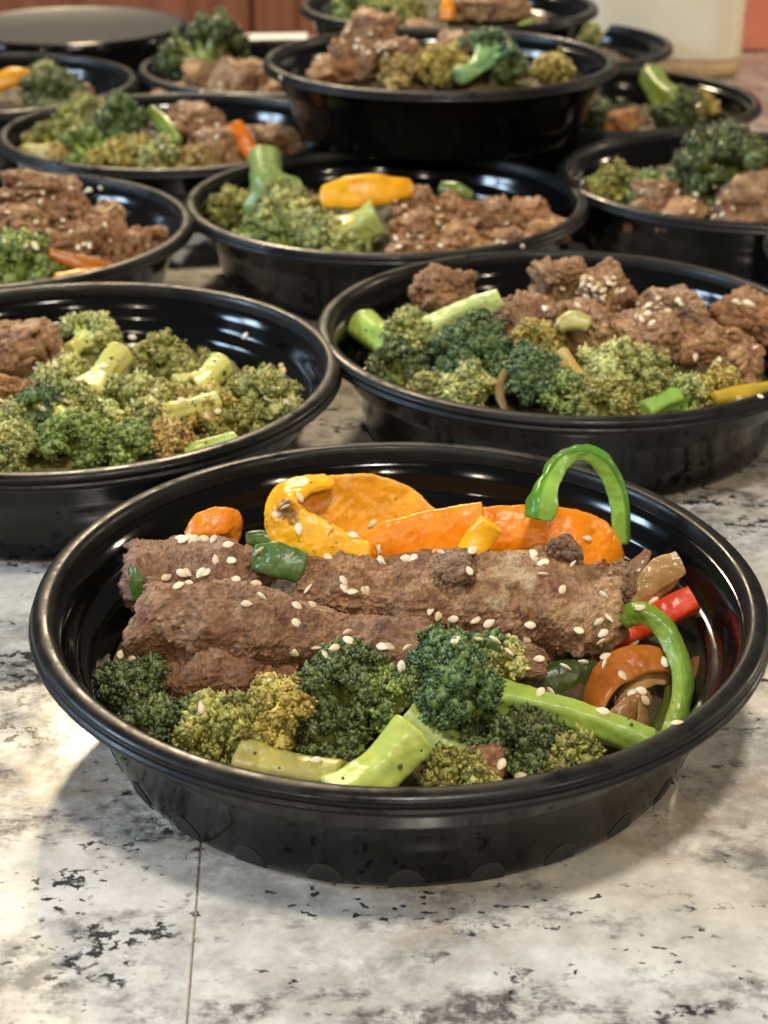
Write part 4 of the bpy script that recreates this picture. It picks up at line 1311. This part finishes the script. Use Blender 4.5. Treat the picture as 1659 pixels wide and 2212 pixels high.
bt(9, 'tan beef scrap at the right', 165, 200, 60, 36, 0, warm=.4)
fl(10, 'round dark green floret standing up', (450, 170, 0), (450, 105, 14), 80, 24, 'dark', lobes=14)
bt(10, 'shredded beef piece at the left', 450, 170, 130, 70, 4)
bt(10, 'shredded beef piece at the centre', 530, 165, 130, 80, 6)
bt(10, 'tan beef piece at the front right', 600, 195, 90, 50, 2, warm=.5)
bt(10, 'shredded beef piece at the right', 600, 160, 90, 60, 6)
fl(11, 'leaning green stalk with dark buds', (1408, 165, 14), (1470, 250, 2), 56, 32, 'dark', stalk_col=(.16, .24, .05), flare=1.8)
fl(11, 'dark floret at left', (1295, 295, -4), (1290, 250, 2), 44, 14, 'dark')
bt(11, 'orange tinted beef piece', 1345, 260, 76, 50, 2, warm=.9)
fl(11, 'yellow floret at right', (1520, 270, -4), (1515, 228, 2), 36, 12, 'gold')

# ------------------------------------------------------------------ sesame seeds, each dropped on what lies under it
bpy.context.view_layer.update()
DG = bpy.context.evaluated_depsgraph_get()


def seed_mesh(v):
    g = np.random.default_rng(900 + v)
    V, F = ICO[2]
    t = V[:, 0]
    wdt = np.where(t > 0, np.sqrt(np.clip(1 - t ** 2, 0, 1)) * (1 - .42 * t), np.sqrt(np.clip(1 - t ** 2, 0, 1)))
    yz = V[:, 1:] / (np.linalg.norm(V[:, 1:], axis=1)[:, None] + 1e-9)
    P = np.stack([t * 1.62, yz[:, 0] * wdt * 0.98, yz[:, 1] * wdt * .50], 1) * g.uniform(.9, 1.1, 3)
    c = np.repeat(np.array([[.82, .74, .57]]) * np.array([[1, (.92, 1, .96, .88, .98)[v], (.85, 1, .95, .74, .9)[v]]]) * (.9, 1.05, 1.0, .82, .97)[v], len(P), 0)
    return make_mesh('sesame_seed', P, F, M['seed'], c)


SEEDS = [seed_mesh(k) for k in range(5)]
PLACE = {'beef': 'beef', 'broccoli': 'broccoli', 'pepper': 'pepper', 'onion': 'onion'}
n_seed = 0


def drop_seed(px, py, rs=random):
    global n_seed
    d = Vector(ray(px, py)).normalized()
    ok, loc, nrm, _, ob, _ = sc.ray_cast(DG, Vector(ORG * MM), d)
    if not ok or loc.y > 1.15:
        return
    if nrm.dot(d) > 0:
        nrm = -nrm
    top = ob
    while top.parent:
        top = top.parent
    if top.get('category') == 'sesame seed':
        return
    cat = top.get('category')
    nrm = (nrm + Vector((0, -.5, .55))).normalized() if cat != 'bowl' else nrm
    x = Vector((rs.uniform(-1, 1), rs.uniform(-.6, .6), rs.uniform(-.7, .7)))
    x = (x - nrm * x.dot(nrm)).normalized()
    y = nrm.cross(x)
    if rs.random() < .2:
        y, nrm = nrm, y
    o = link('sesame_seed', SEEDS[n_seed % 5], cat='sesame seed')
    n_seed += 1
    o.matrix_world = Matrix.Translation(loc + Vector((0, -.5, .85)) * (.30 * MM)) @ Matrix((x, y, nrm)).transposed().to_4x4()
    ON.setdefault(top.name, []).append((px, py, o))


ON = {}


def label_seeds():
    for host, lst in ON.items():
        what = bpy.data.objects[host].get('label') or 'counter'
        what = ' '.join(what.split()[:11]).rstrip(',')
        rest = list(lst)
        names = []
        if len(lst) > 1:
            for word, key in (('leftmost', lambda q: q[0]), ('rightmost', lambda q: -q[0]), ('topmost', lambda q: q[1]), ('lowest', lambda q: -q[1])):
                if rest:
                    q = min(rest, key=key)
                    rest.remove(q)
                    names.append((q, word + ' '))
        names += [(q, '' if len(lst) == 1 else 'white ') for q in rest]
        for q, word in names:
            q[2]['label'] = (word or 'single ') + 'sesame seed on ' + what
            if len(lst) > 1:
                q[2]['group'] = 'sesame seeds on ' + what


A5 = ((765,577),(745,581),(840,578),(680,597),(730,630),(770,620),(820,580),(960,605),(1045,622),(1070,675),(1008,705),(1258,643),(1213,712),(1270,708),(1213,785),(880,525),(940,527),(933,463),(1545,483),(1557,530),(1340,515),(1405,612),(1405,640),(1490,655),(1440,655),(1420,820),(1427,855),(1200,905),(1290,885),(1330,910),(1365,885),(1560,880),(1640,962),(537,932),(492,912),(1290,1343),(1220,400),(1445,425),(1165,310),(1225,270),(1520,378),(740,437),(770,434),(800,438),(830,440),(870,442),(750,443),(785,446),(1060,490),(1107,1020),(820,1130))
A6 = ((70,487),(80,533),(45,378),(15,655),(440,570),(455,485),(325,497),(295,495),(700,497),(705,520),(740,537),(860,545),(740,583),(820,645),(920,438),(990,672),(280,730),(313,755),(372,768),(465,773),(520,785),(687,792),(675,853),(885,812),(967,780),(1010,763),(985,825),(977,860),(1110,862),(1135,722),(1190,692),(1237,942),(995,918),(990,950),(905,942),(832,963),(722,930),(1065,998),(728,1067),(772,1063),(1107,1067),(1140,1060),(1157,1097),(1035,1103),(1287,1190),(983,1143),(570,1360),(648,1407),(380,857),(480,850),(545,853),(600,900),(115,880),(185,885),(160,960),(210,520),(180,520))
A4 = ((990,180),(985,205),(1000,225),(1015,210),(1030,220),(1045,205),(1060,225),(1075,185),(1085,200),(1100,205),(1110,230),(1130,225),(1060,250),(1040,245),(1000,250),(1095,180),(1020,185),(970,235),(1060,262),(1110,285),(897,185),(910,218),(968,280),(850,292),(895,350),(1065,350),(1190,270),(1210,290),(1225,280),(1240,275),(1255,290),(1220,310),(1180,320),(1235,300),(1200,330),(1260,255),(1335,262),(1345,275),(1235,345),(1270,270),(1295,300),(1505,380),(1610,435),(1480,480),(1395,470),(710,345),(1540,265),(1560,275),(1580,270),(1600,280),(1555,620),(1630,610))
seeds = [(x * .5291, 932.6 + y * .5291) for x, y in A5] + [(781.2 + x * .5291, 932.6 + y * .5291) for x, y in A6] + [(671.5 + x * .5952, 493.7 + y * .5952) for x, y in A4]
rs = random.Random(5)
for (x0, x1, y0, y1, n) in ((10, 240, 390, 540, 26), (850, 1150, 430, 540, 22), (60, 620, 700, 900, 20), (740, 860, 45, 130, 16), (400, 620, 130, 210, 8), (1380, 1640, 400, 490, 16), (330, 500, 220, 340, 14)):
    seeds += [(rs.uniform(x0, x1), rs.uniform(y0, y1)) for _ in range(n)]
for x, y in seeds:
    drop_seed(x, y, rs)
label_seeds()
